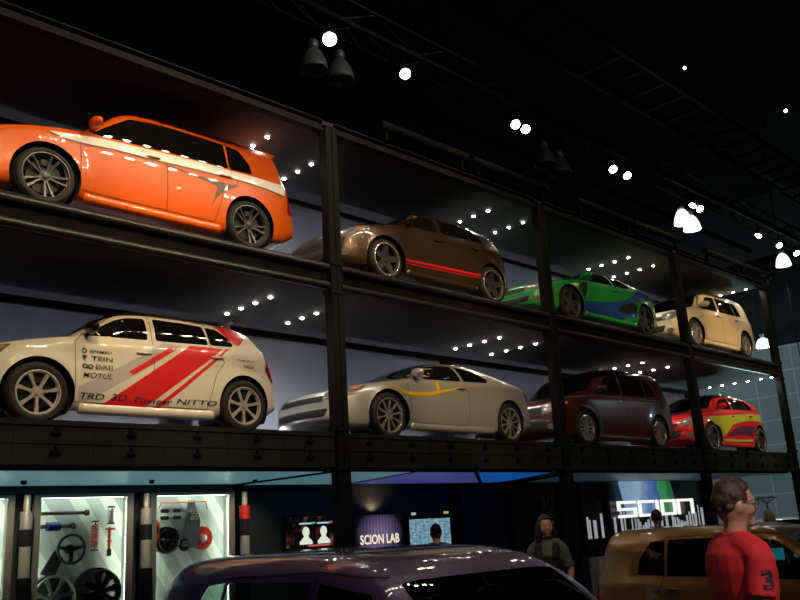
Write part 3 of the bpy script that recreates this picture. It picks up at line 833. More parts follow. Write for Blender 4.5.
YC = 9.33
make_car('wagon', 'orange boxy wagon with a white belt stripe on the top deck at left', (3.36, YC, ZU), ORANGE, 'thin', DKALLOY, decals=d_orange, spoiler='roof', pillar=GLOSSB)
make_car('hatch', 'white hatchback with red slanting stripes and sponsor lettering on the middle deck', (3.40, YC, ZM), WHITEP, 'seven', SILVER, decals=d_white, spoiler='wing', mirrormat=GLOSSB)
make_car('hatch', 'dark bronze brown hatchback with a red sill line on the top deck', (8.39, YC, ZU), BROWN, 'big', DKALLOY, decals=d_brown, lip=CHROME)
make_car('coupe', 'silver two-door coupe with a yellow flank stripe on the middle deck', (8.26, YC, ZM), SILVERP, 'ten', CHROME, decals=d_silver)
make_car('coupe', 'bright green coupe with blue lower panels on the top deck', (13.12, YC, ZU), GREEN, 'big', DKALLOY, decals=d_green)
make_car('wagon', 'dark maroon boxy wagon with chrome wheels on the middle deck', (13.15, YC, ZM), MAROON, 'chrome', CHROME, decals=d_maroon)
make_car('wagon', 'cream white boxy wagon with dark windows on the top deck at right', (18.02, YC, ZU), CREAM, 'chrome', CHROME)
make_car('hatch', 'red hatchback with lime green flanks on the middle deck at right', (18.13, YC, ZM), RED, 'big', DKALLOY, decals=d_red, lip=CHROME)
# the two cars on the floor
TINT = glassmat('clear_car_glass', (.75, .95, .90), .75)
c, _ = make_car('wagon', 'dark purple boxy wagon parked nearest on the floor in front of the rack', (3.48, 2.09, 0), PURPLE, 'ten', SILVER, rotz=math.radians(86), opened=True, glass=TINT)
c.scale = (1, 1, 1.05)
TINT2 = glassmat('smoked_car_glass', (.5, .55, .52), .55)
c, _ = make_car('wagon', 'copper gold boxy wagon parked on the floor behind the man in the red shirt', (10.5, 3.05, 0), GOLD, 'ten', SILVER, rotz=math.radians(92), opened=True, glass=TINT2)

# ------------------------------------------------------------------ ground level: display cases with car parts
CASEF = mat('brushed_case_frame', (.50, .47, .40), rough=.35, metal=.6)
def case_back():
    m = bpy.data.materials.new('pale_case_lining'); m.use_nodes = True; nt = m.node_tree; bs = nt.nodes['Principled BSDF']
    tc = nt.nodes.new('ShaderNodeTexCoord'); mp = nt.nodes.new('ShaderNodeMapping'); mp.inputs['Rotation'].default_value = (0, .82, 0); mp.inputs['Scale'].default_value = (1.7, 1, 1)
    wv = nt.nodes.new('ShaderNodeTexWave'); wv.wave_type = 'BANDS'; wv.bands_direction = 'X'; wv.inputs['Scale'].default_value = .30; wv.inputs['Distortion'].default_value = 1.2; wv.inputs['Detail'].default_value = 0
    rp = nt.nodes.new('ShaderNodeValToRGB'); rp.color_ramp.interpolation = 'CONSTANT'
    e = rp.color_ramp.elements; e[0].position = 0; e[0].color = (.34, .40, .41, 1); e[1].position = .25; e[1].color = (.58, .66, .63, 1)
    q = e.new(.62); q.color = (.66, .74, .69, 1); q = e.new(.88); q.color = (.42, .50, .50, 1)
    nt.links.new(tc.outputs['Object'], mp.inputs[0]); nt.links.new(mp.outputs[0], wv.inputs[0]); nt.links.new(wv.outputs['Fac'], rp.inputs[0]); nt.links.new(rp.outputs[0], bs.inputs['Base Color'])
    bs.inputs['Roughness'].default_value = .6
    return m
LINING = case_back()
TUBEL = emis('white_tube_light', (.90, 1., .84), 15)
CGL = glassmat('case_glass', (.97, 1., .98), .97, .01)
YC0, YC1 = 10.16, 10.46
def case(x0, x1, label):
    t = thing('display_case', label, 'display case', (x0, YC0, 0)); w = x1-x0; z1 = 2.40; d = YC1-YC0
    b = BM(); box(b, 0, w, d-.03, d, .5, z1); obj('back_board', b, LINING, t)
    b = BM(); box(b, 0, .08, 0, .05, .5, z1, .004); box(b, w-.08, w, 0, .05, .5, z1, .004); box(b, .08, w-.08, 0, .05, z1-.045, z1, .004); box(b, .08, w-.08, 0, .05, .5, .56, .004); box(b, 0, .012, .05, d-.03, .5, z1); box(b, w-.012, w, .05, d-.03, .5, z1); box(b, 0, w, .05, d-.03, z1-.012, z1); obj('frame', b, CASEF, t)
    b = BM(); box(b, 0, w, 0, d, .1, .5); obj('plinth', b, BLACKP, t)
    for x in (.04, w-.04): b = BM(); tube(b, [(x, .10, .6), (x, .10, z1-.08)], .014, 8); obj('tube_light', b, TUBEL, t, smooth=True)
    b = BM(); tube(b, [(.09, .10, z1-.03), (w-.09, .10, z1-.03)], .014, 8); obj('tube_light', b, TUBEL, t, smooth=True)
    b = BM(); box(b, .06, w-.06, .012, .018, .56, z1-.05); obj('glass_front', b, CGL, t)
    return t
case(4.10, 5.34, 'lit display case holding a steering wheel and two alloy wheels, left of the row')
case(5.58, 6.84, 'lit display case holding a red brake disc, half hidden by the purple car')
case(2.72, 3.88, 'lit display case cut by the left edge of the picture')
b = BM(); box(b, 2.25, 6.85, YC0-.04, YB, 2.405, 2.53); o = obj('case_header', b, DARKW); tag(o, 'dark header board above the lit display cases', 'header board')
YI = YC1-.05  # things hang on the back board
CHAR = mat('charcoal_metal', (.05, .052, .056), rough=.35, metal=.7); REDM = mat('red_enamel', (.62, .03, .02), rough=.3, coat=.5)
def hang(name, label, cat, x, z, group=None): return thing(name, label, cat, (x, YI-.03, z), 0, group)
# steering wheel
t = hang('steering_wheel', 'black three-spoke steering wheel hung in the left display case', 'steering wheel', 4.63, 1.76); n = 32
b = BM(); tube(b, [(.165*math.cos(2*PI*k/n), -.06, .165*math.sin(2*PI*k/n)) for k in range(n+1)], .017, 10, caps=False); obj('rim', b, RUBBER, t, smooth=True)
b = BM(); lathe(b, [(.001, -.05), (.045, -.048), (.055, -.03), (.055, .02)], 20); obj('hub', b, BLACKP, t)
for a in (10, 170, 270):
    a = math.radians(a); b = BM(); prism(b, [(.03, -.025), (.155, -.018), (.155, .018), (.03, .025)], Matrix.Translation((0, -.05, 0)) @ Matrix.Rotation(-a, 4, 'Y') @ Matrix.Rotation(PI/2, 4, 'X'), .012); obj('spoke', b, CHAR, t)
# loose wheels
def loose_wheel(label, x, z, style, rim, s=1.0):
    t = hang('alloy_wheel', label, 'wheel', x, z, None); tm, rm, dm = wheel_meshes(style, .33)
    a = instm(rm, 'rim', rim, t, (0, -.02, 0)); a.scale = (s, s, s)
    b = BM(); lathe(b, [(.24*s, -.03), (.24*s, .03), (.05, .03)], 32); obj('barrel', b, CHAR, t)
loose_wheel('silver alloy wheel at the lower left of the left display case', 4.42, 1.22, 'seven', SILVER, 1.08)
loose_wheel('matt black alloy wheel at the lower right of the left display case', 4.98, 1.24, 'white', CHAR, 1.2)
loose_wheel('dark wheel hanging beside the red brake disc', 5.92, 1.80, 'white', CHAR, .72)
# brake discs, caliper, coilovers, exhausts and other parts
t = hang('brake_disc', 'red brake disc with a pale hub in the second display case', 'brake disc', 6.46, 1.80)
b = BM(); lathe(b, [(.055, -.02), (.15, -.02), (.155, -.01), (.15, .01), (.055, .01)], 36); obj('disc', b, REDM, t)
b = BM(); lathe(b, [(.001, -.05), (.025, -.05), (.05, -.04), (.055, -.02), (.055, 0)], 24); obj('hub', b, SILVER, t)
t = hang('brake_caliper', 'red brake caliper at the left edge of the second display case', 'brake caliper', 5.74, 1.93)
b = BM(); box(b, -.06, .06, -.07, .0, -.13, .13, .03); obj('body', b, REDM, t)
b = BM(); box(b, -.03, .03, -.085, -.06, -.05, .05, .01); obj('piston_cover', b, CHAR, t)
def coil(label, x, z, h, spring, m2=CHROME):
    t = hang('coilover', label, 'shock absorber', x, z); b = BM()
    tube(b, [(0, -.06, -h/2), (0, -.06, h/2)], .014, 10); obj('damper', b, m2, t)
    b = BM(); n = 90; tube(b, [(.038*math.cos(k*.55), -.06+.038*math.sin(k*.55), -h*.36+h*.72*k/n) for k in range(n+1)], .011, 6); obj('spring', b, spring, t, smooth=True)
    b = BM(); lathe(b, [(.001, -h/2), (.045, -h/2), (.045, -h/2+.02), (.001, -h/2+.02)], 14, axis='z', M=Matrix.Translation((0, -.06, 0))); lathe(b, [(.001, h/2-.02), (.045, h/2-.02), (.045, h/2), (.001, h/2)], 14, axis='z', M=Matrix.Translation((0, -.06, 0))); obj('end_caps', b, CHAR, t)
coil('fat red coil spring to the right of the steering wheel', 4.915, 1.90, .36, REDM)
t = hang('clamp_bar', 'red metal bar with crosspieces at the right of the left display case', 'bar', 5.11, 1.84)
b = BM(); box(b, -.014, .014, -.06, -.03, -.1, .16, .004); box(b, -.05, .07, -.065, -.03, .12, .145, .004); box(b, -.03, .03, -.065, -.03, -.02, 0, .004); obj('bar', b, REDM, t)
b = BM(); box(b, -.025, .025, -.07, -.03, -.19, -.1, .006); obj('grip', b, CHAR, t)
coil('bare chrome spring at the top right of the left display case', 5.12, 2.14, .22, CHROME)
def pipe(label, x, z, L, m, r=.022, mid=None):
    t = hang('exhaust_pipe', label, 'exhaust pipe', x, z); b = BM(); tube(b, [(0, -.05, 0), (L*.3, -.05, .005), (L, -.05, 0)], r, 12); obj('pipe', b, m, t, smooth=True)
    b = BM(); lathe(b, [(r*1.0, L*.92), (r*1.7, L*.94), (r*1.7, L), (r*1.2, L), (r*1.2, L*.93)], 16, axis='z', M=Matrix.Translation((0, -.05, 0)) @ Matrix.Rotation(PI/2, 4, 'Y')); obj('tip', b, CHAR, t)
    if mid: b = BM(); tube(b, [(L*.3, -.05, 0), (L*.62, -.05, 0)], r*2.2, 14); obj('muffler', b, mid, t)
pipe('long thin metal pipe across the top of the left display case', 4.17, 2.18, .66, CHAR)
pipe('dark pipe with a blue collar above the steering wheel', 4.18, 2.03, .48, CHAR, .024, mat('blue_anodised', (.02, .03, .22), rough=.3, metal=.6))
t = hang('shift_knob', 'small black oval shift knob left of the steering wheel', 'knob', 4.20, 1.76); b = BM(); ellipsoid(b, (0, -.05, 0), (.05, .03, .035)); obj('knob', b, BLACKP, t, smooth=True); b = BM(); tube(b, [(0, -.05, 0), (0, 0, -.0)], .01, 8); obj('stem', b, CHAR, t)
t = hang('strut_bar', 'thin reddish strut bar across the top of the second display case', 'strut bar', 6.13, 2.26); b = BM(); tube(b, [(-.34, -.04, -.05), (-.30, -.04, .02), (.36, -.04, .02), (.38, -.04, -.08)], .011, 8); obj('bar', b, mat('copper_tube', (.6, .2, .12), rough=.3, metal=.6), t, smooth=True)
for x, z, lb in ((5.88, 2.13, 'upper pair of dark brake pads in the second display case'), (6.06, 2.13, 'dark brake pad set nearer the middle of the second display case')):
    t = hang('brake_pads', lb, 'brake pads', x, z)
    for dz in (-.05, .04): b = BM(); box(b, -.06, .06, -.05, -.01, dz-.025, dz+.025, .012); obj('pad', b, CHAR, t)
t = hang('camshaft_gears', 'cluster of small pale gears above the red brake disc', 'gears', 6.31, 2.08)
for dx, dz in ((-.03, .06), (.03, .06), (-.03, -.01), (.03, -.01)): b = BM(); lathe(b, [(.012, -.05), (.03, -.05), (.03, -.02), (.012, -.02)], 10); xf(b, b.verts[:], Matrix.Translation((dx, 0, dz))); obj('gear', b, mat('pale_brass', (.55, .52, .36), rough=.3, metal=.6), t)
t = hang('turbo_housing', 'small dark snail-shaped turbocharger between wheel and red disc', 'turbocharger', 6.16, 1.74)
b = BM(); tube(b, [(.06*math.cos(a)*(1+.05*a), -.05, .06*math.sin(a)*(1+.05*a)) for a in [k*.4 for k in range(16)]], .024, 8); obj('snail', b, CHAR, t, smooth=True); b = BM(); lathe(b, [(.012, -.09), (.04, -.09), (.04, -.04)], 14); obj('inlet', b, SILVER, t)
t = hang('gear_plate', 'dark slanting blade-shaped panel at the lower left of the steering wheel', 'panel', 4.42, 1.60); b = BM(); prism(b, [(-.14, -.10), (.02, -.16), (.12, .06), (.02, .16)], Matrix.Translation((0, -.02, 0)) @ Matrix.Rotation(PI/2, 4, 'X'), .02); obj('plate', b, CHAR, t)
t = hang('gear_plate', 'tall dark slanting panel behind the red brake disc', 'panel', 6.30, 1.98); b = BM(); prism(b, [(-.14, -.30), (.06, -.30), (.12, .05), (.02, .32), (-.06, .32)], Matrix.Translation((0, -.005, 0)) @ Matrix.Rotation(PI/2, 4, 'X'), .02); obj('plate', b, mat('slate_panel', (.10, .12, .15), rough=.5), t)
# giant damper columns between the cases
def column(x, y, label, bands):
    t = thing('damper_column', label, 'column', (x, y, 0))
    b = BM(); lathe(b, [(.001, .1), (.10, .1), (.10, .16), (.001, .16)], 24, axis='z'); obj('base', b, BLACKP, t)
    for z0, z1, r, m in bands:
        b = BM(); lathe(b, [(.001, z0), (r-.006, z0), (r, z0+.006), (r, z1-.006), (r-.006, z1), (.001, z1)], 24, axis='z'); obj({'chrome': 'rod', 'black': 'collar', 'red': 'red_sleeve', 'white': 'sleeve', 'dark': 'lower_tube'}[m], b, {'chrome': mat('satin_steel_rod', (.66, .62, .54), rough=.32, metal=.4), 'black': CHAR, 'red': REDM, 'white': mat('pale_brushed_metal', (.62, .58, .55), rough=.3, metal=.5), 'dark': BLACKP}[m], t, smooth=False)
b1 = [(.16, 1.48, .085, 'dark'), (1.48, 1.82, .062, 'chrome'), (1.82, 2.0, .068, 'black'), (2.0, 2.2, .070, 'white'), (2.2, 2.385, .038, 'chrome')]
column(3.975, 10.06, 'tall chrome and black damper column left of the left display case', b1)
column(5.46, 10.06, 'tall chrome and black damper column between the two display cases', b1)
column(6.93, 10.06, 'tall damper column with a red sleeve right of the second display case', [(.16, 1.3, .085, 'dark'), (1.3, 1.80, .062, 'chrome'), (1.80, 2.02, .068, 'black'), (2.02, 2.2, .072, 'red'), (2.2, 2.385, .038, 'chrome')])
for x, nm in ((3.975, 'left'), (5.46, 'middle'), (6.93, 'red-sleeved')):  # spotlights added to brighten the damper columns
    t = thing('added_soffit_spot', 'small added soffit spotlight aimed at the %s damper column' % nm, 'spotlight', (x-.35, 9.3, 2.50)); q = (Vector((x, 10.06, 1.9))-Vector((x-.35, 9.3, 2.47))).to_track_quat('-Z', 'Y').to_matrix().to_4x4()
    b = BM(); lathe(b, [(.012, .05), (.03, .05), (.034, -.05), (.03, -.05), (.028, .0)], 14, axis='z'); xf(b, b.verts[:], q); obj('can', b, BLACKP, t)
    b = BM(); tube(b, [(0, 0, 0), (0, 0, .03)], .008, 6); obj('stem', b, BLACKP, t)
    l = bpy.data.lights.new('added_soffit_spot_lamp', 'SPOT'); l.energy = 26; l.color = (1., .82, .55); l.spot_size = math.radians(60); l.spot_blend = .8; l.shadow_soft_size = .02
    o = bpy.data.objects.new('lamp', l); COL.objects.link(o); o.parent = t; o.matrix_local = q @ Matrix.Translation((0, 0, -.05))
# glowing panels stand in for the coloured light on the soffit
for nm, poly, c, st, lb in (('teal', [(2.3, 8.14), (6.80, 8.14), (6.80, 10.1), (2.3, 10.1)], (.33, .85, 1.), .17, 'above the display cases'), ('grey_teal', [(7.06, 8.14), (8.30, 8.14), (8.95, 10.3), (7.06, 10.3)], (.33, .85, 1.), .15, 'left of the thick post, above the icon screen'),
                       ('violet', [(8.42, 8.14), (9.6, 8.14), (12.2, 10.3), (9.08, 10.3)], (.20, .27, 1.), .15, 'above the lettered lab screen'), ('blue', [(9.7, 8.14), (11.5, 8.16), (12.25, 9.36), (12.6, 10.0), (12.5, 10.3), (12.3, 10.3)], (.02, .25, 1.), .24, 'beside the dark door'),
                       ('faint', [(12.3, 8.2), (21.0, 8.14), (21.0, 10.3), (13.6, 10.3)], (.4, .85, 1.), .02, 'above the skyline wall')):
    x0, y0 = poly[0]; t = thing('added_soffit_glow', 'added flat %s glow panel under the deck, %s' % (nm.replace('_', '-'), lb), 'light panel', (x0, y0, ZG-.03), 0, 'added glow panels under the deck')
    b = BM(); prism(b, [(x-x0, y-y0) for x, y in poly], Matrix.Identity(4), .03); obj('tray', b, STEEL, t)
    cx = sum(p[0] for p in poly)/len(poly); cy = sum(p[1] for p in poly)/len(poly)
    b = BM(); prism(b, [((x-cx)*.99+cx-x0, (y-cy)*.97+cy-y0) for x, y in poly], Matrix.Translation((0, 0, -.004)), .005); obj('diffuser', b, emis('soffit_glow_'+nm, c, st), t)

# ------------------------------------------------------------------ screens on the back wall
def screenmat(name, fn):
    m = bpy.data.materials.new(name); m.use_nodes = True; nt = m.node_tree; bs = nt.nodes['Principled BSDF']; bs.inputs['Base Color'].default_value = (.01, .01, .01, 1); bs.inputs['Roughness'].default_value = .25
    col, s = fn(nt); nt.links.new(col, bs.inputs['Emission Color']); bs.inputs['Emission Strength'].default_value = s
    return m
def noise_ramp(nt, scale, stops, vec=None, detail=3, sc=(1, 1, 1)):
    tc = nt.nodes.new('ShaderNodeTexCoord'); mp = nt.nodes.new('ShaderNodeMapping'); mp.inputs['Scale'].default_value = sc; n = nt.nodes.new('ShaderNodeTexNoise'); n.inputs['Scale'].default_value = scale; n.inputs['Detail'].default_value = detail
    r = nt.nodes.new('ShaderNodeValToRGB'); e = r.color_ramp.elements; e[0].position, e[0].color = stops[0][0], (*stops[0][1], 1); e[1].position, e[1].color = stops[1][0], (*stops[1][1], 1)
    for p, c in stops[2:]: q = e.new(p); q.color = (*c, 1)
    nt.links.new(tc.outputs['Object'], mp.inputs[0]); nt.links.new(mp.outputs[0], n.inputs['Vector']); nt.links.new(n.outputs['Fac'], r.inputs[0])
    return r.outputs[0]
RX = Matrix.Rotation(PI/2, 4, 'X')   # xy drawing -> upright, facing -y
def screen(name, label, x0, x1, z0, z1, y, m, frame=.03):
    t = thing(name, label, 'screen', ((x0+x1)/2, y, z0)); w = (x1-x0)/2; h = z1-z0
    b = BM(); box(b, -w-frame, w+frame, .0, .06, -frame, h+frame, .006); obj('casing', b, BLACKP, t)
    b = BM(); box(b, -w, w, -.004, .002, 0, h); obj('display', b, m, t)
    b = BM(); box(b, -.15, .15, .06, YB-y, h*.3, h*.6); obj('wall_mount', b, BLACKP, t)
    return t, w, h
YS = 10.36
t, w, h = screen('monitor', 'wide screen with two pale figure icons on a dark ground, left of the steel post', 7.86, 8.86, 1.58, 2.02, YS, screenmat('icon_screen', lambda nt: (noise_ramp(nt, 3.5, [(.42, (.004, .004, .005)), (.60, (.35, .05, .03)), (.52, (.02, .01, .01)), (.70, (.5, .35, .3))], sc=(1.4, 1, 1.4)), .20)))
WH = emis('pale_icon_glow', (.92, 1., .80), .75)
for k, x in enumerate((-.14, .20)):
    b = BM(); cz = .22
    prism(b, [(x+.065*math.cos(2*PI*q/18), cz+.075*math.sin(2*PI*q/18)) for q in range(18)], Matrix.Translation((0, -.005, 0)) @ RX, .004)
    prism(b, [(x-.12, .04), (x+.12, .04), (x+.12, .08), (x+.05, .14), (x+.03, .17), (x-.03, .17), (x-.05, .14), (x-.12, .08)], Matrix.Translation((0, -.005, 0)) @ RX, .004)
    obj('figure_icon', b, WH, t)
    b = BM(); box(b, x-.12, x+.13, -.01, -.005, .33, .352); obj('caption_bar', b, emis('cyan_caption', (.3, .75, .9), .9), t)
    b = BM(); box(b, x+.10, x+.18, -.011, -.006, .335, .36); obj('caption_bar', b, emis(['green_caption', 'red_caption'][k], [(.1, .6, .2), (.8, .15, .1)][k], .6), t)
b = BM(); box(b, -.1, .3, -.01, -.005, .005, .03); obj('caption_bar', b, emis('red_caption', (.8, .15, .1), .6), t)
def labscreen(nt):
    tc = nt.nodes.new('ShaderNodeTexCoord'); g = nt.nodes.new('ShaderNodeTexGradient'); g.gradient_type = 'SPHERICAL'
    mp = nt.nodes.new('ShaderNodeMapping'); mp.inputs['Location'].default_value = (0, 0, -.68); mp.inputs['Scale'].default_value = (1.9, 1, 2.6)
    w_ = nt.nodes.new('ShaderNodeTexWave'); w_.inputs['Scale'].default_value = 4.5; w_.inputs['Distortion'].default_value = .5; w_.bands_direction = 'X'
    nt.links.new(tc.outputs['Object'], mp.inputs[0]); nt.links.new(mp.outputs[0], g.inputs[0]); nt.links.new(tc.outputs['Object'], w_.inputs[0])
    r = nt.nodes.new('ShaderNodeValToRGB'); e = r.color_ramp.elements; e[0].position, e[0].color = 0, (.005, .005, .008, 1); e[1].position, e[1].color = .8, (.30, .22, .45, 1)
    mx = nt.nodes.new('ShaderNodeMix'); mx.data_type = 'RGBA'; mx.blend_type = 'MULTIPLY'; mx.inputs[0].default_value = .45
    nt.links.new(g.outputs['Fac'], r.inputs[0]); nt.links.new(r.outputs[0], mx.inputs[6]); nt.links.new(w_.outputs['Color'], mx.inputs[7])
    return mx.outputs[2], .6
t, w, h = screen('monitor', 'dark screen lettered SCION LAB under a violet glow', 9.20, 10.26, 1.45, 2.00, YS, screenmat('violet_screen', labscreen))
bm = fit_text('SCION LAB', .86, .15, bold=.02); b = merge(BM(), bm, Matrix.Translation((-.43, -.006, .10)) @ RX); obj('lettering', b, emis('cream_lettering', (1., .86, .62), 1.0), t)
t, w, h = screen('monitor', 'screen showing pale blue tables behind a seated dark-haired visitor', 10.42, 11.42, 1.40, 1.90, YS, screenmat('table_screen', lambda nt: (noise_ramp(nt, 9, [(.35, (.10, .28, .42)), (.6, (.35, .58, .72)), (.75, (.5, .7, .8))], sc=(1, 1, 3)), .65)))
b = BM()
for k in range(9): box(b, -.46, .46, -.006, -.004, .04+.05*k, .044+.05*k)
for k in range(10): box(b, -.46+.1*k, -.455+.1*k, -.006, -.004, .04, .45)
obj('table_lines', b, emis('dark_blue_line', (.03, .12, .25), .5), t)
b = BM(); box(b, -.48, .50, -.02, .05, .54, .64); sgn = obj('header_strip', b, BLACKP, t)
for x, w2, c in ((-.46, .10, (.8, .85, .9)), (.34, .12, (.8, .65, .2))): b = BM(); box(b, x, x+w2, -.026, -.02, .57, .61); obj('header_label', b, emis('header_label_%d' % int(c[2]*10), c, .5), sgn)
# warm wall-wash lamp over the lab screen
def spot(name, loc, target, e, color, size, blend=.5, soft=.05, parent=None):
    l = bpy.data.lights.new(name, 'SPOT'); l.energy = e; l.color = color; l.spot_size = math.radians(size); l.spot_blend = blend; l.shadow_soft_size = soft
    o = bpy.data.objects.new('lamp', l); COL.objects.link(o); o.location = loc
    o.rotation_euler = (Vector(target)-Vector(loc)).to_track_quat('-Z', 'Y').to_euler()
    if parent is not None: o.parent = parent; o.matrix_parent_inverse = Matrix.Translation(-Vector(parent.location))
    return o
t = thing('wall_washer', 'small dark wall lamp throwing a warm cone above the lettered lab screen', 'wall lamp', (9.72, YB-.09, 2.05))
b = BM(); lathe(b, [(.02, -.03), (.03, .0), (.026, .0), (.018, -.02)], 14, axis='z'); box(b, -.012, .012, 0, .09, -.02, -.01); obj('shade', b, BLACKP, t)
spot('wall_washer_lamp', (9.72, YB-.09, 2.06), (9.72, YB-.02, 2.3), 5, (1., .72, .42), 150, .8, .03, t)

# dark door with the number 30
t = thing('flush_door', 'charcoal flush door marked 30 behind the standing woman', 'door', (14.05, YB-.06, 0))
b = BM(); box(b, -.75, .75, 0, .05, .0, 2.38, .004); obj('leaf', b, mat('dark_teal_door', (.012, .022, .026), rough=.5, noise=.15), t)
b = BM(); box(b, -.83, -.75, -.01, .06, 0, 2.46); box(b, .75, .83, -.01, .06, 0, 2.46); box(b, -.83, .83, -.01, .06, 2.38, 2.46); obj('door_frame', b, STEEL, t)
TEALT = mat('teal_sign_ink', (.14, .38, .40), rough=.6)
b = merge(BM(), fit_text('30', .40, .30), Matrix.Translation((.20, -.004, 1.92)) @ RX); obj('number', b, TEALT, t)
b = BM(); box(b, .15, .65, -.006, -.001, 1.80, 1.83); obj('number_rule', b, TEALT, t)
b = BM(); tube(b, [(.62, -.05, .95), (.62, -.05, 1.15)], .012, 8); obj('door_handle', b, CHROME, t)

# skyline wall with the lit sign
t = thing('skyline_wall', 'black wall panel with a pale city skyline graphic behind the lit letters', 'wall panel', (18.35, YB-.10, 0))
b = BM(); box(b, -2.75, 2.75, 0, .06, 1.10, 2.50); obj('panel', b, mat('gloss_black_panel', (.008, .009, .01), rough=.3), t)
rnd = random.Random(3); b = BM(); x = -2.62
while x < 2.6:
    wd = rnd.choice([.05, .07, .09, .12]); hh = .18+.42*abs(math.sin(x*1.7+.6))*rnd.uniform(.35, 1); z0 = 1.32+rnd.choice([0, 0, .04])
    if x < -1.75: hh = rnd.uniform(.25, .78)
    if rnd.random() < .8: box(b, x, x+wd, -.004, .001, z0, z0+hh)
    x += wd+rnd.choice([.02, .03, .06, .1])
obj('skyline_graphic', b, emis('pale_skyline_glow', (.75, .80, .85), .38), t)
t = thing('projection_screen', 'bright blue and green picture screen above the lit letters', 'screen', (18.2, YB-.16, 0))
def bluegreen(nt):
    tc = nt.nodes.new('ShaderNodeTexCoord'); s = nt.nodes.new('ShaderNodeSeparateXYZ'); n = nt.nodes.new('ShaderNodeTexNoise'); n.inputs['Scale'].default_value = 2.2; n.inputs['Detail'].default_value = 5
    a = nt.nodes.new('ShaderNodeMath'); a.operation = 'MULTIPLY_ADD'; a.inputs[1].default_value = .42; a.inputs[2].default_value = .25
    c = nt.nodes.new('ShaderNodeMath'); c.operation = 'MULTIPLY_ADD'; c.inputs[1].default_value = .5
    r = nt.nodes.new('ShaderNodeValToRGB'); e = r.color_ramp.elements; e[0].position, e[0].color = .1, (.20, .36, .55, 1); e[1].position, e[1].color = .95, (.02, .14, .05, 1)
    for p, q in ((.35, (.30, .45, .62)), (.52, (.10, .20, .45)), (.70, (.04, .10, .30)), (.78, (.05, .30, .10))): k = e.new(p); k.color = (*q, 1)
    nt.links.new(tc.outputs['Object'], s.inputs[0]); nt.links.new(tc.outputs['Object'], n.inputs['Vector']); nt.links.new(s.outputs['X'], a.inputs[0]); nt.links.new(n.outputs['Fac'], c.inputs[0]); nt.links.new(a.outputs[0], c.inputs[2]); nt.links.new(c.outputs[0], r.inputs[0])
    return r.outputs[0], .75
b = BM(); prism(b, [(-.95, 1.72), (1.38, 1.72), (1.12, 2.49), (-1.16, 2.49)], RX, .03); obj('picture', b, screenmat('blue_green_picture', bluegreen), t)
b = BM(); box(b, -1.2, 1.2, 0, .03, 2.49, 2.52); obj('top_rail', b, STEEL, t)
t = thing('sign', 'large white glowing SCION letters in front of the blue picture screen', 'sign', (16.78, YB-.26, 1.70))
SG = emis('white_letter_glow', (1., 1., .94), .95); U = .01735
def letter(strokes, name='letter'):
    b = BM()
    for x0, x1, z0, z1 in strokes: box(b, x0*U, x1*U, 0, .05, z0, z1, .012)
    obj(name, b, SG, t)
th = .062; H = .36; v = 6.2
letter([(0, 45, H-th, H), (0, v, H/2-th/2, H), (0, 45, H/2-th/2, H/2+th/2), (45-v, 45, 0, H/2+th/2), (0, 45, 0, th)])
letter([(51, 91, H-th, H), (51, 51+v, 0, H), (51, 91, 0, th)])
letter([(96, 96+v, 0, H)])
letter([(109, 149, H-th, H), (109, 149, 0, th), (109, 109+v, 0, H), (149-v, 149, 0, H)])
letter([(154, 200, H-th, H), (154, 154+v, 0, H), (200-v, 200, 0, H)])
for x in (.4, 1.7, 3.0): b = BM(); box(b, x-.01, x+.01, .05, .16, H-.05, H-.03); obj('bracket', b, STEEL, t)
# low pale wall and yellow block standing in for a car roof
b = BM(); box(b, 14.3, 17.4, 9.3, 9.5, 0, 1.02, .01); o = obj('low_partition', b, mat('pale_grey_laminate', (.32, .36, .38), rough=.5, noise=.05)); tag(o, 'low pale grey partition behind the copper car, under the skyline wall', 'partition')
t = thing('roof_stand_in', 'yellow-topped block standing in for a car roof, seen just over the roof of the copper car', 'roof_stand_in', (18.3, 9.1, 0))
b = BM(); box(b, -.7, .7, -.3, .3, 0, 1.28, .02); obj('front', b, BLACKP, t); b = BM(); box(b, -.75, .75, -.35, .35, 1.28, 1.42, .03); obj('top', b, mat('amber_roof', (.75, .36, .06), rough=.4, noise=.1), t)
# cyan display pads standing beyond the copper car
for x, y, z, lb in ((12.35, 5.14, 1.12, 'small cyan touch screen on a stand seen through the copper car, left one'), (12.6, 4.95, 1.14, 'small cyan touch screen on a stand at the right edge of the picture')):
    t = thing('info_screen', lb, 'screen', (x, y, 0), math.radians(-52))
    b = BM(); box(b, -.11, .11, -.02, .02, z-.09, z+.09, .006); obj('casing', b, BLACKP, t)
    b = BM(); box(b, -.10, .10, -.024, -.018, z-.08, z+.08); obj('display', b, emis('cyan_screen_glow', (.05, .55, .75), 1.6), t)
    b = BM(); tube(b, [(0, .01, .03), (0, .01, z-.08)], .02, 10); obj('pole', b, STEEL, t); b = BM(); lathe(b, [(.001, 0), (.16, 0), (.16, .02), (.03, .03), (.001, .03)], 20, axis='z', M=Matrix.Translation((0, .01, 0))); obj('foot', b, STEEL, t)
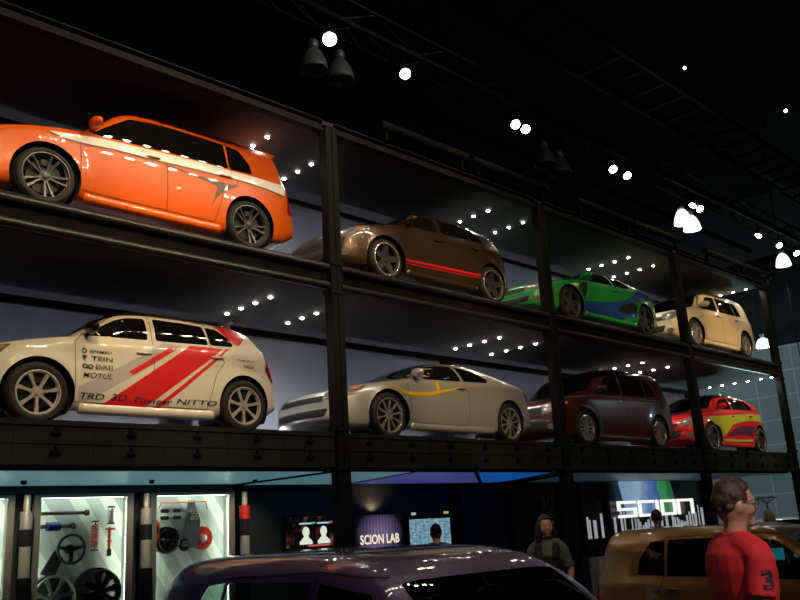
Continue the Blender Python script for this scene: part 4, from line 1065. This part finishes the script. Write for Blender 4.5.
# trophy-like lamp beyond the rack end
t = thing('pedestal_sculpture', 'pale bulbous pedestal with a metal ring on top, beyond the end of the rack', 'sculpture', (17.3, 7.22, 0))
b = BM(); lathe(b, [(.001, 0), (.25, 0), (.25, .06), (.05, .12), (.04, 1.3), (.001, 1.3)], 20, axis='z'); obj('stem', b, STEEL, t, smooth=True)
b = BM(); ellipsoid(b, (0, 0, 1.52), (.12, .12, .20)); obj('bulb', b, mat('cream_enamel', (.7, .55, .42), rough=.4), t, smooth=True)
b = BM(); tube(b, [(0, 0, 1.7), (0, 0, 1.84)], .02, 8); tube(b, [(.19*math.cos(2*PI*k/24), .19*math.sin(2*PI*k/24), 1.93) for k in range(25)], .014, 6, caps=False)
for k in range(4): tube(b, [(0, 0, 1.82), (.19*math.cos(PI/2*k), .19*math.sin(PI/2*k), 1.93)], .01, 6)
obj('ring', b, CHROME, t, smooth=True)
# far cars beyond the rack end
make_car('hatch', 'distant white car beyond the red-shirted man', (24.5, 9.5, 0), WHITEP, 'seven', SILVER, rotz=math.radians(40), simple=True)
make_car('wagon', 'distant pale silver car at the right beyond the rack', (26.5, 4.2, 0), SILVERP, 'seven', SILVER, rotz=math.radians(110), simple=True)
make_car('coupe', 'distant dark car farthest right on the show floor', (31.5, 8.6, 0), MAROON, 'seven', SILVER, rotz=math.radians(70), simple=True)

# ------------------------------------------------------------------ trusses and hall lamps
def truss(name, label, x0, x1, y, z, w=.35, n=None, m=STEEL):
    t = thing(name, label, 'truss', (x0, y, z)); L = x1-x0; n = n or int(L/.7)
    for dy in (-w/2, w/2):
        for dz in (0, w): b = BM(); tube(b, [(0, dy, dz), (L, dy, dz)], .028, 8); obj('chord', b, m, t, smooth=True)
    b = BM()
    for k in range(n):
        a, c = L*k/n, L*(k+1)/n
        for dy in (-w/2, w/2): tube(b, [(a, dy, 0 if k % 2 else w), (c, dy, w if k % 2 else 0)], .014, 6)
        for dz in (0, w): tube(b, [(a, -w/2, dz), (c, w/2, dz)], .012, 6)
    obj('bracing', b, m, t)
    for q in (.08, .5, .92): b = BM(); tube(b, [(L*q, 0, w), (L*q, 0, 17-z)], .006, 6); obj('hanging_cable', b, m, t)
truss('lighting_truss', 'dark box truss above the rack front carrying the paired warm spotlights', 3, 25, 7.43, 8.22)
truss('lighting_truss', 'dark box truss in front of the rack carrying a long row of spotlights', 2, 10.6, 4.4, 9.2)
truss('lighting_truss', 'high dark box truss carrying the upper row of spotlights', 3, 10.4, 5.2, 10.76)
t = thing('catwalk', 'dim ladder-like catwalk hanging high over the right of the hall', 'catwalk', (6, 9.0, 12))
for dy in (-.62, .62): b = BM(); box(b, 0, 30, dy-.05, dy+.05, -.06, .06); obj('side_rail', b, STEELG, t)
for k in range(30): b = BM(); box(b, 1*k+.3, 1*k+.42, -.6, .6, -.03, .03); obj('rung', b, STEELG, t)
for k in range(6):
    for dy in (-.62, .62): b = BM(); tube(b, [(2+5*k, dy, 0), (2+5*k, dy, 5)], .012, 6); obj('hanger', b, STEEL, t)
b = BM()
for k in range(14): box(b, -4, 40, 11+k*2.2, 11.12+k*2.2, 13.6, 13.8)
o = obj('roof_purlins', b, STEELG); o['kind'] = 'structure'
for (x0, x1, lb) in ((7.9, 9.8, 'nearest the thick post'), (9.95, 11.95, 'over the brown car'), (12.9, 14.8, 'over the green car'), (14.9, 16.8, 'left of the third post'), (18.0, 19.8, 'over the cream car'), (19.85, 21.6, 'at the far right of the roof edge')):
    t = thing('roller_tube', 'dim grey-green tube along the rack roof edge, %s' % lb, 'tube', (x0, YF-.02, 7.43), 0, 'tubes along the roof edge')
    b = BM(); tube(b, [(0, 0, 0), (x1-x0, 0, 0)], .075, 16); obj('barrel', b, STEELG, t, smooth=False)
    for q in (.12, (x1-x0)-.12): b = BM(); box(b, q-.02, q+.02, -.02, .06, -.25, .0); obj('bracket', b, STEEL, t)

WARM = (1., .66, .32)
LENSW = emis('warm_spot_lens', (1., .80, .48), 34)
LENSK = emis('key_spot_lens', (1., .84, .60), 110)
def parcan(label, loc, target, energy=0, lens=LENSW, r=.075, L=.2, size=40, group='warm truss spotlights', snoot=0., top=.14):
    t = thing('spotlight', label, 'spotlight', loc, 0, group)
    q = (Vector(target)-Vector(loc)).to_track_quat('-Z', 'Y').to_matrix().to_4x4()
    b = BM(); lathe(b, [(.02, L), (r*.7, L), (r, L*.4), (r, -snoot), (r-.006, -snoot), (r-.008, .02)], 20, axis='z'); xf(b, b.verts[:], q); obj('can', b, BLACKP, t)
    b = BM(); lathe(b, [(.0005, -.012), (r*.6, -.006), (r-.01, .006)], 20, axis='z'); xf(b, b.verts[:], q); obj('lens', b, lens, t, smooth=True)
    b = BM(); box(b, -r-.014, -r-.006, -.012, .012, -.01, top+.0); box(b, r+.006, r+.014, -.012, .012, -.01, top); box(b, -r-.014, r+.014, -.012, .012, top, top+.012); tube(b, [(0, 0, top), (0, 0, top+.10)], .012, 6); obj('yoke', b, STEEL, t)
    if energy:
        l = bpy.data.lights.new('spotlight_lamp', 'SPOT'); l.energy = energy; l.color = WARM; l.spot_size = math.radians(size); l.spot_blend = .6; l.shadow_soft_size = .06
        o = bpy.data.objects.new('lamp', l); COL.objects.link(o); o.parent = t; o.matrix_local = q @ Matrix.Translation((0, 0, -max(.02, snoot+.02)))
    return t
vis = [(6.53, 'brightest warm spotlight, top centre, above two grey bell lamps'), (7.93, 'single warm spotlight right of the two grey bell lamps'), (10.47, 'left of the close pair of warm spotlights over the brown car'), (10.74, 'right of the close pair of warm spotlights over the brown car'), (13.42, 'left of the warm pair above the green car'), (13.92, 'right of the warm pair above the green car'), (16.54, 'dimmer left one of the warm pair above the lit bell lamps'), (16.88, 'right one of the warm pair above the lit bell lamps'), (19.85, 'left of three warm spotlights at the right edge'), (21.1, 'middle of three warm spotlights at the right edge'), (22.2, 'rightmost warm spotlight at the edge of the picture')]
for i, (x, lb) in enumerate(vis):
    parcan(lb, (x, 7.43, 8.0), (x-2.4, 4.6, 4.2) if i not in (6, 8) else (x-3.4, 9.0, 3), 0, LENSW, r=.085 if i else .10)
parcan('tiny distant spotlight in the upper right darkness', (12.78, 5.5, 9.0), (10, 2.5, 7), 0, LENSW, r=.035, group='tiny far spotlights')
parcan('tiny bluish spotlight near the right edge, high up', (15.85, 5.02, 9.0), (13, 3, 7.6), 0, emis('cool_spot_lens', (.6, .7, 1.), 20), r=.045, group='tiny far spotlights')
# key rows
def keyrow(y, z, xs, tgt, every, e, lab):
    for k, x in enumerate(xs):
        parcan('black long-nosed spotlight on the %s, %s' % (lab, 'aimed at the rack'), (x, y, z), tgt(x), e if k % every == 0 else 0, LENSK, r=.10, size=58, group='row of spotlights on the %s' % lab, snoot=.10)
keyrow(4.4, 8.96, [3.6+.42*k for k in range(16)], lambda x: (x-2.6, 8.5, 3.6), 4, 60, 'front truss')
keyrow(5.2, 10.52, [4.2+.40*k for k in range(15)], lambda x: (x-2.6, 8.5, 6.0), 4, 60, 'high truss')
truss('lighting_truss', 'added box truss above the viewer carrying the unseen lamps that light the cars', -4, 19, 0, 10.55)  # unseen truss and key lamps, added to light the cars from the front
for k, (cx, zc, e, c, nm) in enumerate(((4.6, 6.1, 1650, (1., .70, .38), 'orange wagon'), (4.6, 3.8, 1550, (1., .78, .52), 'white striped hatchback'), (9.6, 6.0, 1500, (1., .68, .36), 'brown hatchback'), (9.7, 3.7, 1350, (1., .82, .58), 'silver coupe'),
                                        (14.5, 6.0, 750, (1., .86, .6), 'green coupe'), (14.5, 3.7, 600, (1., .66, .36), 'maroon wagon'), (19.3, 6.1, 1900, (1., .76, .46), 'cream wagon'), (19.4, 3.7, 1800, (1., .84, .6), 'red hatchback'))):
    for j, dx in enumerate((-4.6, -2.2)):
        parcan('unseen added spotlight above the viewer aimed at the %s of the %s' % (['nose', 'tail'][j], nm), (cx+dx, 0, 10.3), (cx-1.0+2.0*j, 8.6, zc), e, LENSK, r=.10, size=22, group=None, snoot=.10)
# big bell lamps
def bell(label, loc, lit, r=.23):
    t = thing('bell_lamp', label, 'hanging lamp', loc, 0, 'bell-shaped hall lamps')
    b = BM(); lathe(b, [(.05, .33), (.09, .325), (r*.62, .26), (r*.84, .14), (r*.96, .02), (r, -.05), (r-.012, -.05), (r*.9, .02), (r*.78, .14), (.09, .28)], 28, axis='z')
    obj('shade', b, mat('grey_ribbed_shade', (.20, .27, .27), rough=.35, metal=.3) if not lit else mat('glowing_shade', (.5, .55, .55), rough=.4, emit=(.85, 1., 1.), es=1.6), t, smooth=True)
    b = BM(); lathe(b, [(.001, .52), (.05, .51), (.085, .47), (.092, .42), (.085, .37), (.05, .33), (.001, .33)], 18, axis='z'); obj('ballast', b, mat('ballast_metal', (.3, .36, .36), rough=.4, metal=.5), t)
    b = BM(); tube(b, [(0, 0, .52), (0, 0, (11.9 if loc[2] > 8.5 else 17)-loc[2])], .008, 6); obj('cord', b, STEEL, t)
    b = BM(); ellipsoid(b, (0, 0, .10), (.06, .06, .12)); obj('bulb', b, emis('white_discharge_bulb', (.95, 1., .95), 260) if lit else mat('dark_bulb', (.3, .33, .33), rough=.1), t, smooth=True)
    if lit:
        b = BM(); lathe(b, [(.001, -.03), (r-.015, -.03)], 28, axis='z'); obj('glowing_glass', b, emis('lamp_glass_glow', (.92, 1., 1.), 22), t)
        l = bpy.data.lights.new('bell_lamp_light', 'SPOT'); l.energy = 260; l.color = (.8, 1., 1.); l.spot_size = math.radians(130); l.spot_blend = .6; l.shadow_soft_size = .1
        o = bpy.data.objects.new('lamp', l); COL.objects.link(o); o.parent = t; o.location = (0, 0, -.06)
for x, y, lit, lb in ((7.86, 9.35, 0, 'left of the two unlit grey bell lamps at top centre'), (8.40, 9.33, 0, 'right of the two unlit grey bell lamps at top centre'), (14.0, 9.28, 0, 'left of the two unlit bell lamps over the green car'), (14.68, 9.36, 0, 'right of the two unlit bell lamps over the green car'),
                      (20.0, 9.3, 1, 'left one of the two touching lit bell lamps above the cream car'), (20.65, 9.38, 1, 'right one of the two touching lit bell lamps above the cream car'), (26.4, 9.28, 1, 'lit white bell lamp at the right edge above the rack end')):
    bell(lb, (x, y, 8.95), lit)
bell('distant lit bell lamp behind the rear of the cream car', (33.8, 13.2, 7.9), 1, .3)
# unseen cool lamps added for the panelled wall, open rack end and fascia
def flood(label, loc, target, e, color, size):
    t = thing('added_flood', label, 'added_flood', loc); q = (Vector(target)-Vector(loc)).to_track_quat('-Z', 'Y').to_matrix().to_4x4()
    b = BM(); box(b, -.25, .25, -.18, .18, .02, .2, .02); xf(b, b.verts[:], q); obj('housing', b, BLACKP, t)
    b = BM(); box(b, -.22, .22, -.15, .15, .0, .02); xf(b, b.verts[:], q); obj('lens', b, emis('cool_flood_lens', (.6, .95, 1.), 8), t)
    b = BM(); tube(b, [(0, 0, 0), (0, 0, 17-loc[2])], .015, 6); obj('hanger', b, STEEL, t)
    l = bpy.data.lights.new('added_flood_lamp', 'SPOT'); l.energy = e; l.color = color; l.spot_size = math.radians(size); l.spot_blend = .7; l.shadow_soft_size = .25
    o = bpy.data.objects.new('lamp', l); COL.objects.link(o); o.parent = t; o.matrix_local = q @ Matrix.Translation((0, 0, -.03))
flood('added cool flood lamp washing the panelled hall wall', (30, 2, 14), (42, 15, 4), 2300, (.68, .96, .97), 120)
flood('second added cool flood lamp washing the panelled hall wall', (31, 26, 14), (42, 18, 4), 1900, (.68, .96, .97), 120)
flood('added cool flood lamp aimed into the open end of the rack', (27, 9.5, 2.2), (19.5, 9, 7.0), 700, (.6, .95, 1.), 60)
flood('added cool flood lamp grazing the right half of the deck fascia', (26, 0, 7.5), (17.5, 8, 2.7), 240, (.7, .97, 1.), 34)
# unseen lamps added to light the floor cars, the man and the woman
for k, (loc, tg, e, c, sz, lb) in enumerate((((1.0, -1.5, 9), (3.4, 3.2, 1.4), 520, (.92, .88, 1.), 50, 'added spotlight behind the camera over the purple car'), ((2.0, -3.8, 6.6), (4.7, 2.2, 1.5), 2000, (1., .86, .7), 16, 'added spotlight over the man in red'), ((7.5, -1.0, 9.6), (10.3, 4.5, 1.2), 330, (1., .68, .38), 50, 'added spotlight over the copper car'), ((3.2, 1.0, 6.5), (8.6, 6.3, 1.6), 600, (1., .8, .6), 13, 'added spotlight near the standing woman'))):
    t = parcan(lb, loc, tg, 0, LENSK, r=.09, group='added spotlights over the floor'); spot('added_fill_lamp', loc, tg, e, c, sz, .6, .12, t)
w = bpy.data.worlds.new('hall_air'); scene.world = w; w.use_nodes = True
w.node_tree.nodes['Background'].inputs[0].default_value = (.5, .62, .65, 1); w.node_tree.nodes['Background'].inputs[1].default_value = .0

# ------------------------------------------------------------------ people
SKIN = mat('skin', (.50, .27, .18), rough=.5, noise=.08, nscale=12)
def remeshed(bm, vox, smooth=2, name='body'):
    me = bpy.data.meshes.new('tmp'); bmesh.ops.recalc_face_normals(bm, faces=bm.faces[:]); bm.to_mesh(me); bm.free()
    o = bpy.data.objects.new('tmp', me); COL.objects.link(o)
    r = o.modifiers.new('r', 'REMESH'); r.mode = 'VOXEL'; r.voxel_size = vox
    s = o.modifiers.new('s', 'SMOOTH'); s.iterations = smooth; s.factor = .5
    dg = bpy.context.evaluated_depsgraph_get(); out = bpy.data.meshes.new_from_object(o.evaluated_get(dg)); out.name = name
    bpy.data.objects.remove(o); bpy.data.meshes.remove(me)
    for p in out.polygons: p.use_smooth = True
    return out
def loft(bm, rings, n=20):
    """rings: (centre, half-depth x, half-width y); closed body of ellipses"""
    R_ = []
    for c, rx, ry in rings:
        R_.append([bm.verts.new((c[0]+rx*math.cos(2*PI*k/n), c[1]+ry*math.sin(2*PI*k/n), c[2])) for k in range(n)])
    for a, b in zip(R_, R_[1:]):
        for k in range(n): bm.faces.new((a[k], a[(k+1) % n], b[(k+1) % n], b[k]))
    bm.faces.new(R_[0][::-1]); bm.faces.new(R_[-1])

def person(label, loc, rotz, H=1.78, top='tee', topmat=None, legmat=None, hairmat=None, hairstyle='short', arms=None, headturn=0., female=False, vox=.011, sleeve=.62, extra=None, sit=False):
    """faces +x, left is +y; body is one continuous mesh, clothes and hair are children"""
    root = thing('person', label, 'person', loc, rotz); k = H/1.78
    sw = .185 if not female else .165; hw = .10
    arms = arms or {}
    def arm(sg):
        return arms.get(sg) or [(0, sg*sw, 1.44), (-.02, sg*(sw+.06), 1.14), (.06, sg*(sw+.05), .90)]
    S = lambda p: Vector(p)*k
    def torso(b, inf=0., z0=.86, z1=1.50, bulk=1.13 if top == 'polo' else 1.):
        wst = .135 if not female else .115; ch = .165 if not female else .145
        rr = [(.86, .105, .165), (.95, .11, .17), (1.05, .10, wst+.012), (1.15, .102, wst+.005), (1.26, .115, ch), (1.36, .118, ch+.012), (1.43, .10, sw-.01), (1.475, .075, .12), (1.50, .06, .075)]
        rr = [q for q in rr if z0-.001 <= q[0] <= z1+.001]
        loft(b, [(S((0 if z < 1.4 else -.012, 0, z)), (rx*bulk+inf)*k, (ry*(bulk if z < 1.40 else 1)+inf)*k) for z, rx, ry in rr])
    def hand(b, w, d, side):
        d = d.normalized(); u = Vector((1, 0, 0)); u = (u-d*u.dot(d)).normalized(); v = d.cross(u)   # fingers lie along d, spread along u
        tube(b, [w-d*.02*k, w+d*.03*k, w+d*.085*k], [.026*k, .034*k, .030*k], 10, round_caps=True)
        for i, (off, L) in enumerate(((-.028, .062), (-.010, .078), (.009, .074), (.027, .058))):
            p0 = w+d*.07*k+u*off*k; p1 = p0+(d*.5*L+v*side*.008)*k; p2 = p1+(d*.42*L+v*side*.022)*k
            tube(b, [p0, p1, p2], [.0095*k, .009*k, .0075*k], 8, round_caps=True)
        p0 = w+d*.02*k+u*.026*k; p1 = p0+(d*.035+u*.028)*k; p2 = p1+(d*.035+u*.006)*k
        tube(b, [p0, p1, p2], [.012*k, .011*k, .009*k], 8, round_caps=True)
    legs = {}
    for sg in (-1, 1):
        legs[sg] = [(0, sg*hw, .92), (.02, sg*(hw+.005), .50), (-.02, sg*(hw+.01), .09)] if not sit else [(0, sg*hw, .92), (.42, sg*(hw+.03), .90), (.42, sg*(hw+.03), .50)]
    b = BM(); torso(b)
    for sg in (-1, 1):
        a = [S(p) for p in arm(sg)]
        tube(b, [a[0]+Vector((0, -sg*.05, .0)), a[0], a[0].lerp(a[1], .4), a[1], a[1].lerp(a[2], .35), a[2]], [.05*k, .058*k, .05*k, .041*k, .041*k, .027*k], 12, round_caps=True)
        hand(b, a[2]+(a[2]-a[1]).normalized()*.03, a[2]-a[1], -sg)
        l = [S(p) for p in legs[sg]]
        tube(b, [l[0], l[0].lerp(l[1], .35), l[1], l[1].lerp(l[2], .35), l[2]], [.088*k, .082*k, .057*k, .058*k, .036*k], 14, round_caps=True)
        tube(b, [l[2]+S((-.03, 0, -.05)), l[2]+S((.08, 0, -.055)), l[2]+S((.16, 0, -.062))], [.035*k, .035*k, .025*k], 10, round_caps=True)
    # neck and head
    Rh = Matrix.Rotation(headturn, 4, 'Z')
    tube(b, [S((-.015, 0, 1.44)), S((.0, 0, 1.52)), S((.012, 0, 1.60))], [.062*k, .055*k, .055*k], 14)
    hc = S((.02, 0, 1.665)); hb = BM()
    vs = ellipsoid(hb, (0, 0, 0), (.100, .077, .118), 28, 20)
    for vv in hb.verts:
        x, y, z = vv.co
        if z < -.03 and x > 0: vv.co.x *= 1-.10*min(1, (-z-.03)/.08); vv.co.y *= 1-.28*min(1, (-z-.03)/.09)      # jaw
        if x > .07 and -.005 < z < .03: vv.co.x -= .006                                                            # eye sockets
        if x < -.04: vv.co.z += .006
    def blob(c, r): ellipsoid(hb, c, r, 12, 8)
    blob((.096, 0, -.018), (.020, .013, .026)); blob((.086, 0, .030), (.016, .045, .010)); blob((.078, 0, -.070), (.018, .026, .010)); blob((.070, 0, -.096), (.022, .026, .018))
    for sg in (-1, 1): blob((-.005, sg*.080, -.012), (.022, .010, .034)); blob((.045, sg*.045, -.03), (.035, .026, .03))
    xf(hb, hb.verts[:], Matrix.Translation(hc) @ Rh @ Matrix.Scale(k, 4)); merge(b, hb)
    body = obj('body', remeshed(b, vox*k, 2), SKIN, root)
    HM = Matrix.Translation(hc) @ Rh @ Matrix.Scale(k, 4)
    for sg in (-1, 1):
        b = BM(); ellipsoid(b, (.086, sg*.032, .010), (.010, .013, .008), 12, 8); xf(b, b.verts[:], HM); obj('eye', b, mat('eye_white', (.6, .58, .55), rough=.2), root, smooth=True)
        b = BM(); ellipsoid(b, (.0945, sg*.032, .010), (.003, .006, .006), 10, 6); xf(b, b.verts[:], HM); obj('iris', b, mat('iris', (.05, .03, .02), rough=.2), root, smooth=True)
    b = BM(); ellipsoid(b, (.0925, 0, -.070), (.006, .022, .006), 12, 6); xf(b, b.verts[:], HM); obj('lips', b, mat('lips', (.42, .17, .14), rough=.4), root, smooth=True)
    # hair
    b = BM(); rnd = random.Random(int(H*1000))
    if hairstyle == 'short':
        for zz in range(160):
            a = rnd.uniform(0, 2*PI); e = rnd.uniform(-.35, 1.5)
            x, y, z = .100*math.cos(a)*math.cos(e), .078*math.sin(a)*math.cos(e), .116*math.sin(e)
            if x > .045 and z < .065: continue
            if z < -.015 and x > -.02: continue
            if abs(y) > .05 and z < .02 and x > -.01: continue
            ellipsoid(b, (x-.006, y, z+.012), [rnd.uniform(.012, .020)]*3, 8, 6)
        vs = ellipsoid(b, (-.012, 0, .03), (.100, .084, .106), 20, 14)
        for v in vs:
            if v.co.x > .055 and v.co.z < .07: v.co.x = .045
    else:
        vs = ellipsoid(b, (-.012, 0, .026), (.118, .094, .124), 22, 16)
        for v in vs:
            if v.co.x > .04 and v.co.z < .085: v.co.x = .03
        for sg in (-1, 1): tube(b, [(.02, sg*.082, .03), (.0, sg*.098, -.06), (-.01, sg*.10, -.15), (-.0, sg*.095, -.24)], [.03, .036, .038, .022], 10, round_caps=True)
        for q in range(7): tube(b, [(-.07, -.07+.023*q, .02), (-.105, -.085+.028*q, -.08), (-.10, -.09+.03*q, -.24)], [.035, .034, .018], 8, round_caps=True)
    xf(b, b.verts[:], HM); obj('hair', remeshed(b, .007*k, 1, 'hair'), hairmat, root)
    # clothes
    b = BM(); torso(b, .020, .86, 1.50)
    for sg in (-1, 1):
        a = [S(p) for p in arm(sg)]; e = a[0].lerp(a[1], sleeve)
        tube(b, [S((-.01, sg*.03, 1.475)), S((-.01, sg*.09, 1.462)), a[0]+Vector((0, -sg*.02, -.002)), a[0]+Vector((0, sg*.012, -.03)), a[0].lerp(a[1], sleeve*.6), e], [.068*k, .078*k, .078*k, .072*k, .066*k, .070*k], 14)
    tube(b, [S((-.01, 0, 1.45)), S((0, 0, 1.515))], [.085*k, .068*k], 14)
    if top == 'polo': lathe(b, [(.062*k, 1.49*k), (.078*k, 1.535*k), (.070*k, 1.54*k), (.085*k, 1.49*k)], 18, axis='z')
    shirt = obj('shirt' if top != 'vest' else 'blouse', remeshed(b, .010*k, 2, 'shirt'), topmat, root)
    b = BM()
    loft(b, [(S((0, 0, z)), (rx+.014)*k, (ry+.014)*k) for z, rx, ry in ((.80, .10, .165), (.86, .112, .17), (.95, .114, .174), (1.0, .110, .165))])
    for sg in (-1, 1):
        l = [S(p) for p in legs[sg]]; tube(b, [l[0]+S((0, 0, .0)), l[0].lerp(l[1], .35), l[1], l[1].lerp(l[2], .4), l[2]+S((0, 0, -.02))], [.105*k, .098*k, .075*k, .075*k, .068*k], 14)
    obj('trousers', remeshed(b, .012*k, 2, 'trousers'), legmat, root)
    for sg in (-1, 1):
        l = S(legs[sg][2]); b = BM(); tube(b, [l+S((-.05, 0, -.045)), l+S((.08, 0, -.048)), l+S((.19, 0, -.06))], [.043*k, .045*k, .032*k], 12, round_caps=True)
        for v in b.verts: v.co.z = max(v.co.z, l.z-.09*k)
        obj('shoe', b, mat('black_shoe_leather', (.02, .018, .016), rough=.4), root, smooth=True)
    if extra: extra(root, k, S, HM, shirt)
    return root

REDC = mat('red_polo_cotton', (.60, .022, .022), rough=.85, noise=.12, nscale=25, bump=.25)
DENIM = mat('dark_denim', (.03, .035, .05), rough=.9, noise=.2, nscale=40)
DARKC = mat('dark_cloth', (.012, .012, .014), rough=.9, noise=.2, nscale=30)
HAIRB = mat('dark_brown_hair', (.045, .020, .010), rough=.55, noise=.35, nscale=90, bump=.5)
HAIRD = mat('black_brown_hair', (.018, .010, .008), rough=.5, noise=.3, nscale=90, bump=.4)
def polo_extra(root, k, S, HM, shirt):
    # dark emblem on the right sleeve
    bv = BVHTree.FromPolygons([v.co for v in shirt.data.vertices], [p.vertices[:] for p in shirt.data.polygons])
    bm = fit_text('3', .060*k, .088*k, bold=.03); bmesh.ops.triangulate(bm, faces=bm.faces[:])
    for v in bm.verts:
        x, z = v.co.x-.045*k, v.co.y+1.275*k
        h = bv.ray_cast(Vector((x, -2, z)), Vector((0, 1, 0))); v.co = (h[0]+Vector((0, -.004, 0))) if h[0] else Vector((x, -.28*k, z))
    bmesh.ops.solidify(bm, geom=bm.faces[:], thickness=.003)
    obj('sleeve_emblem', bm, mat('navy_print', (.02, .02, .05), rough=.8), shirt, label='dark number three emblem on the sleeve')
    b = BM()   # spectacles
    for sg in (-1, 1):
        tube(b, [(.103, sg*(.033+.022*math.cos(2*PI*q/16)), .008+.016*math.sin(2*PI*q/16)) for q in range(17)], .0022, 6, caps=False)
        tube(b, [(.102, sg*.055, .012), (.06, sg*.079, .014), (.0, sg*.084, .008)], .0022, 6)
    tube(b, [(.105, -.011, .010), (.105, .011, .010)], .002, 6); xf(b, b.verts[:], HM); obj('spectacles', b, BLACKP, root)
person('man in a red polo shirt with a dark sleeve emblem, seen from behind, looking right', (4.63, 2.13, 0), math.radians(-38), 1.91, 'polo', REDC, DENIM, HAIRB, 'short', headturn=-.10,
       arms={-1: [(0, -.19, 1.43), (-.05, -.235, 1.14), (.14, -.19, .98)], 1: [(0, .19, 1.43), (.0, .24, 1.14), (.2, .15, 1.02)]}, extra=polo_extra, sleeve=.68)
def vest_extra(root, k, S, HM, shirt):
    b = BM(); wst, ch, sw = .115, .145, .165
    loft(b, [(S((0, 0, z)), (rx+.040)*k, (ry+.036)*k) for z, rx, ry in ((.88, .105, .165), (.95, .11, .165), (1.05, .10, wst+.012), (1.15, .102, wst+.005), (1.26, .115, ch), (1.34, .112, ch-.02))])
    for sg in (-1, 1): tube(b, [S((.105, sg*.09, 1.30)), S((.075, sg*.10, 1.44)), S((-.02, sg*.10, 1.485)), S((-.09, sg*.09, 1.36)), S((-.1, sg*.09, 1.28))], [.052*k]*5, 10)
    obj('vest', remeshed(b, .010*k, 2, 'vest'), mat('black_vest_cloth', (.008, .008, .009), rough=.8), root)
    b = BM(); lathe(b, [(.058*k, 1.525*k), (.064*k, 1.525*k), (.064*k, 1.55*k), (.058*k, 1.55*k)], 20, axis='z'); obj('neck_band', b, DARKC, root)
GREYC = mat('grey_blouse', (.09, .095, .10), rough=.85, noise=.15, nscale=30)
person('woman with long dark hair in a black vest standing by the dark door', (8.62, 6.28, 0), math.radians(-150), 1.80, 'vest', GREYC, DARKC, HAIRD, 'long', headturn=.35, female=True, extra=vest_extra, sleeve=.8,
       arms={-1: [(0, -.165, 1.42), (-.02, -.24, 1.16), (.06, -.22, .93)], 1: [(0, .165, 1.42), (-.02, .24, 1.16), (.08, .20, .94)]})
person('dark-haired visitor in black, back turned, in front of the pale blue screen', (9.55, 8.95, 0), math.radians(58), 1.78, 'tee', DARKC, DARKC, HAIRD, 'short')
person('dark silhouette of a visitor in front of the lit letters', (13.0, 7.25, 0), math.radians(40), 1.80, 'tee', mat('brown_jacket', (.03, .018, .014), rough=.9, noise=.2), DARKC, HAIRD, 'short')

# ------------------------------------------------------------------ output settings
scene.view_settings.view_transform = 'Standard'; scene.view_settings.look = 'None'; scene.view_settings.gamma = 1; scene.view_settings.use_curve_mapping = False
scene.view_settings.exposure = 0.0
scene.cycles.use_denoising = True
scene.cycles.max_bounces = 8; scene.cycles.transparent_max_bounces = 12
scene.cycles.sample_clamp_indirect = 4
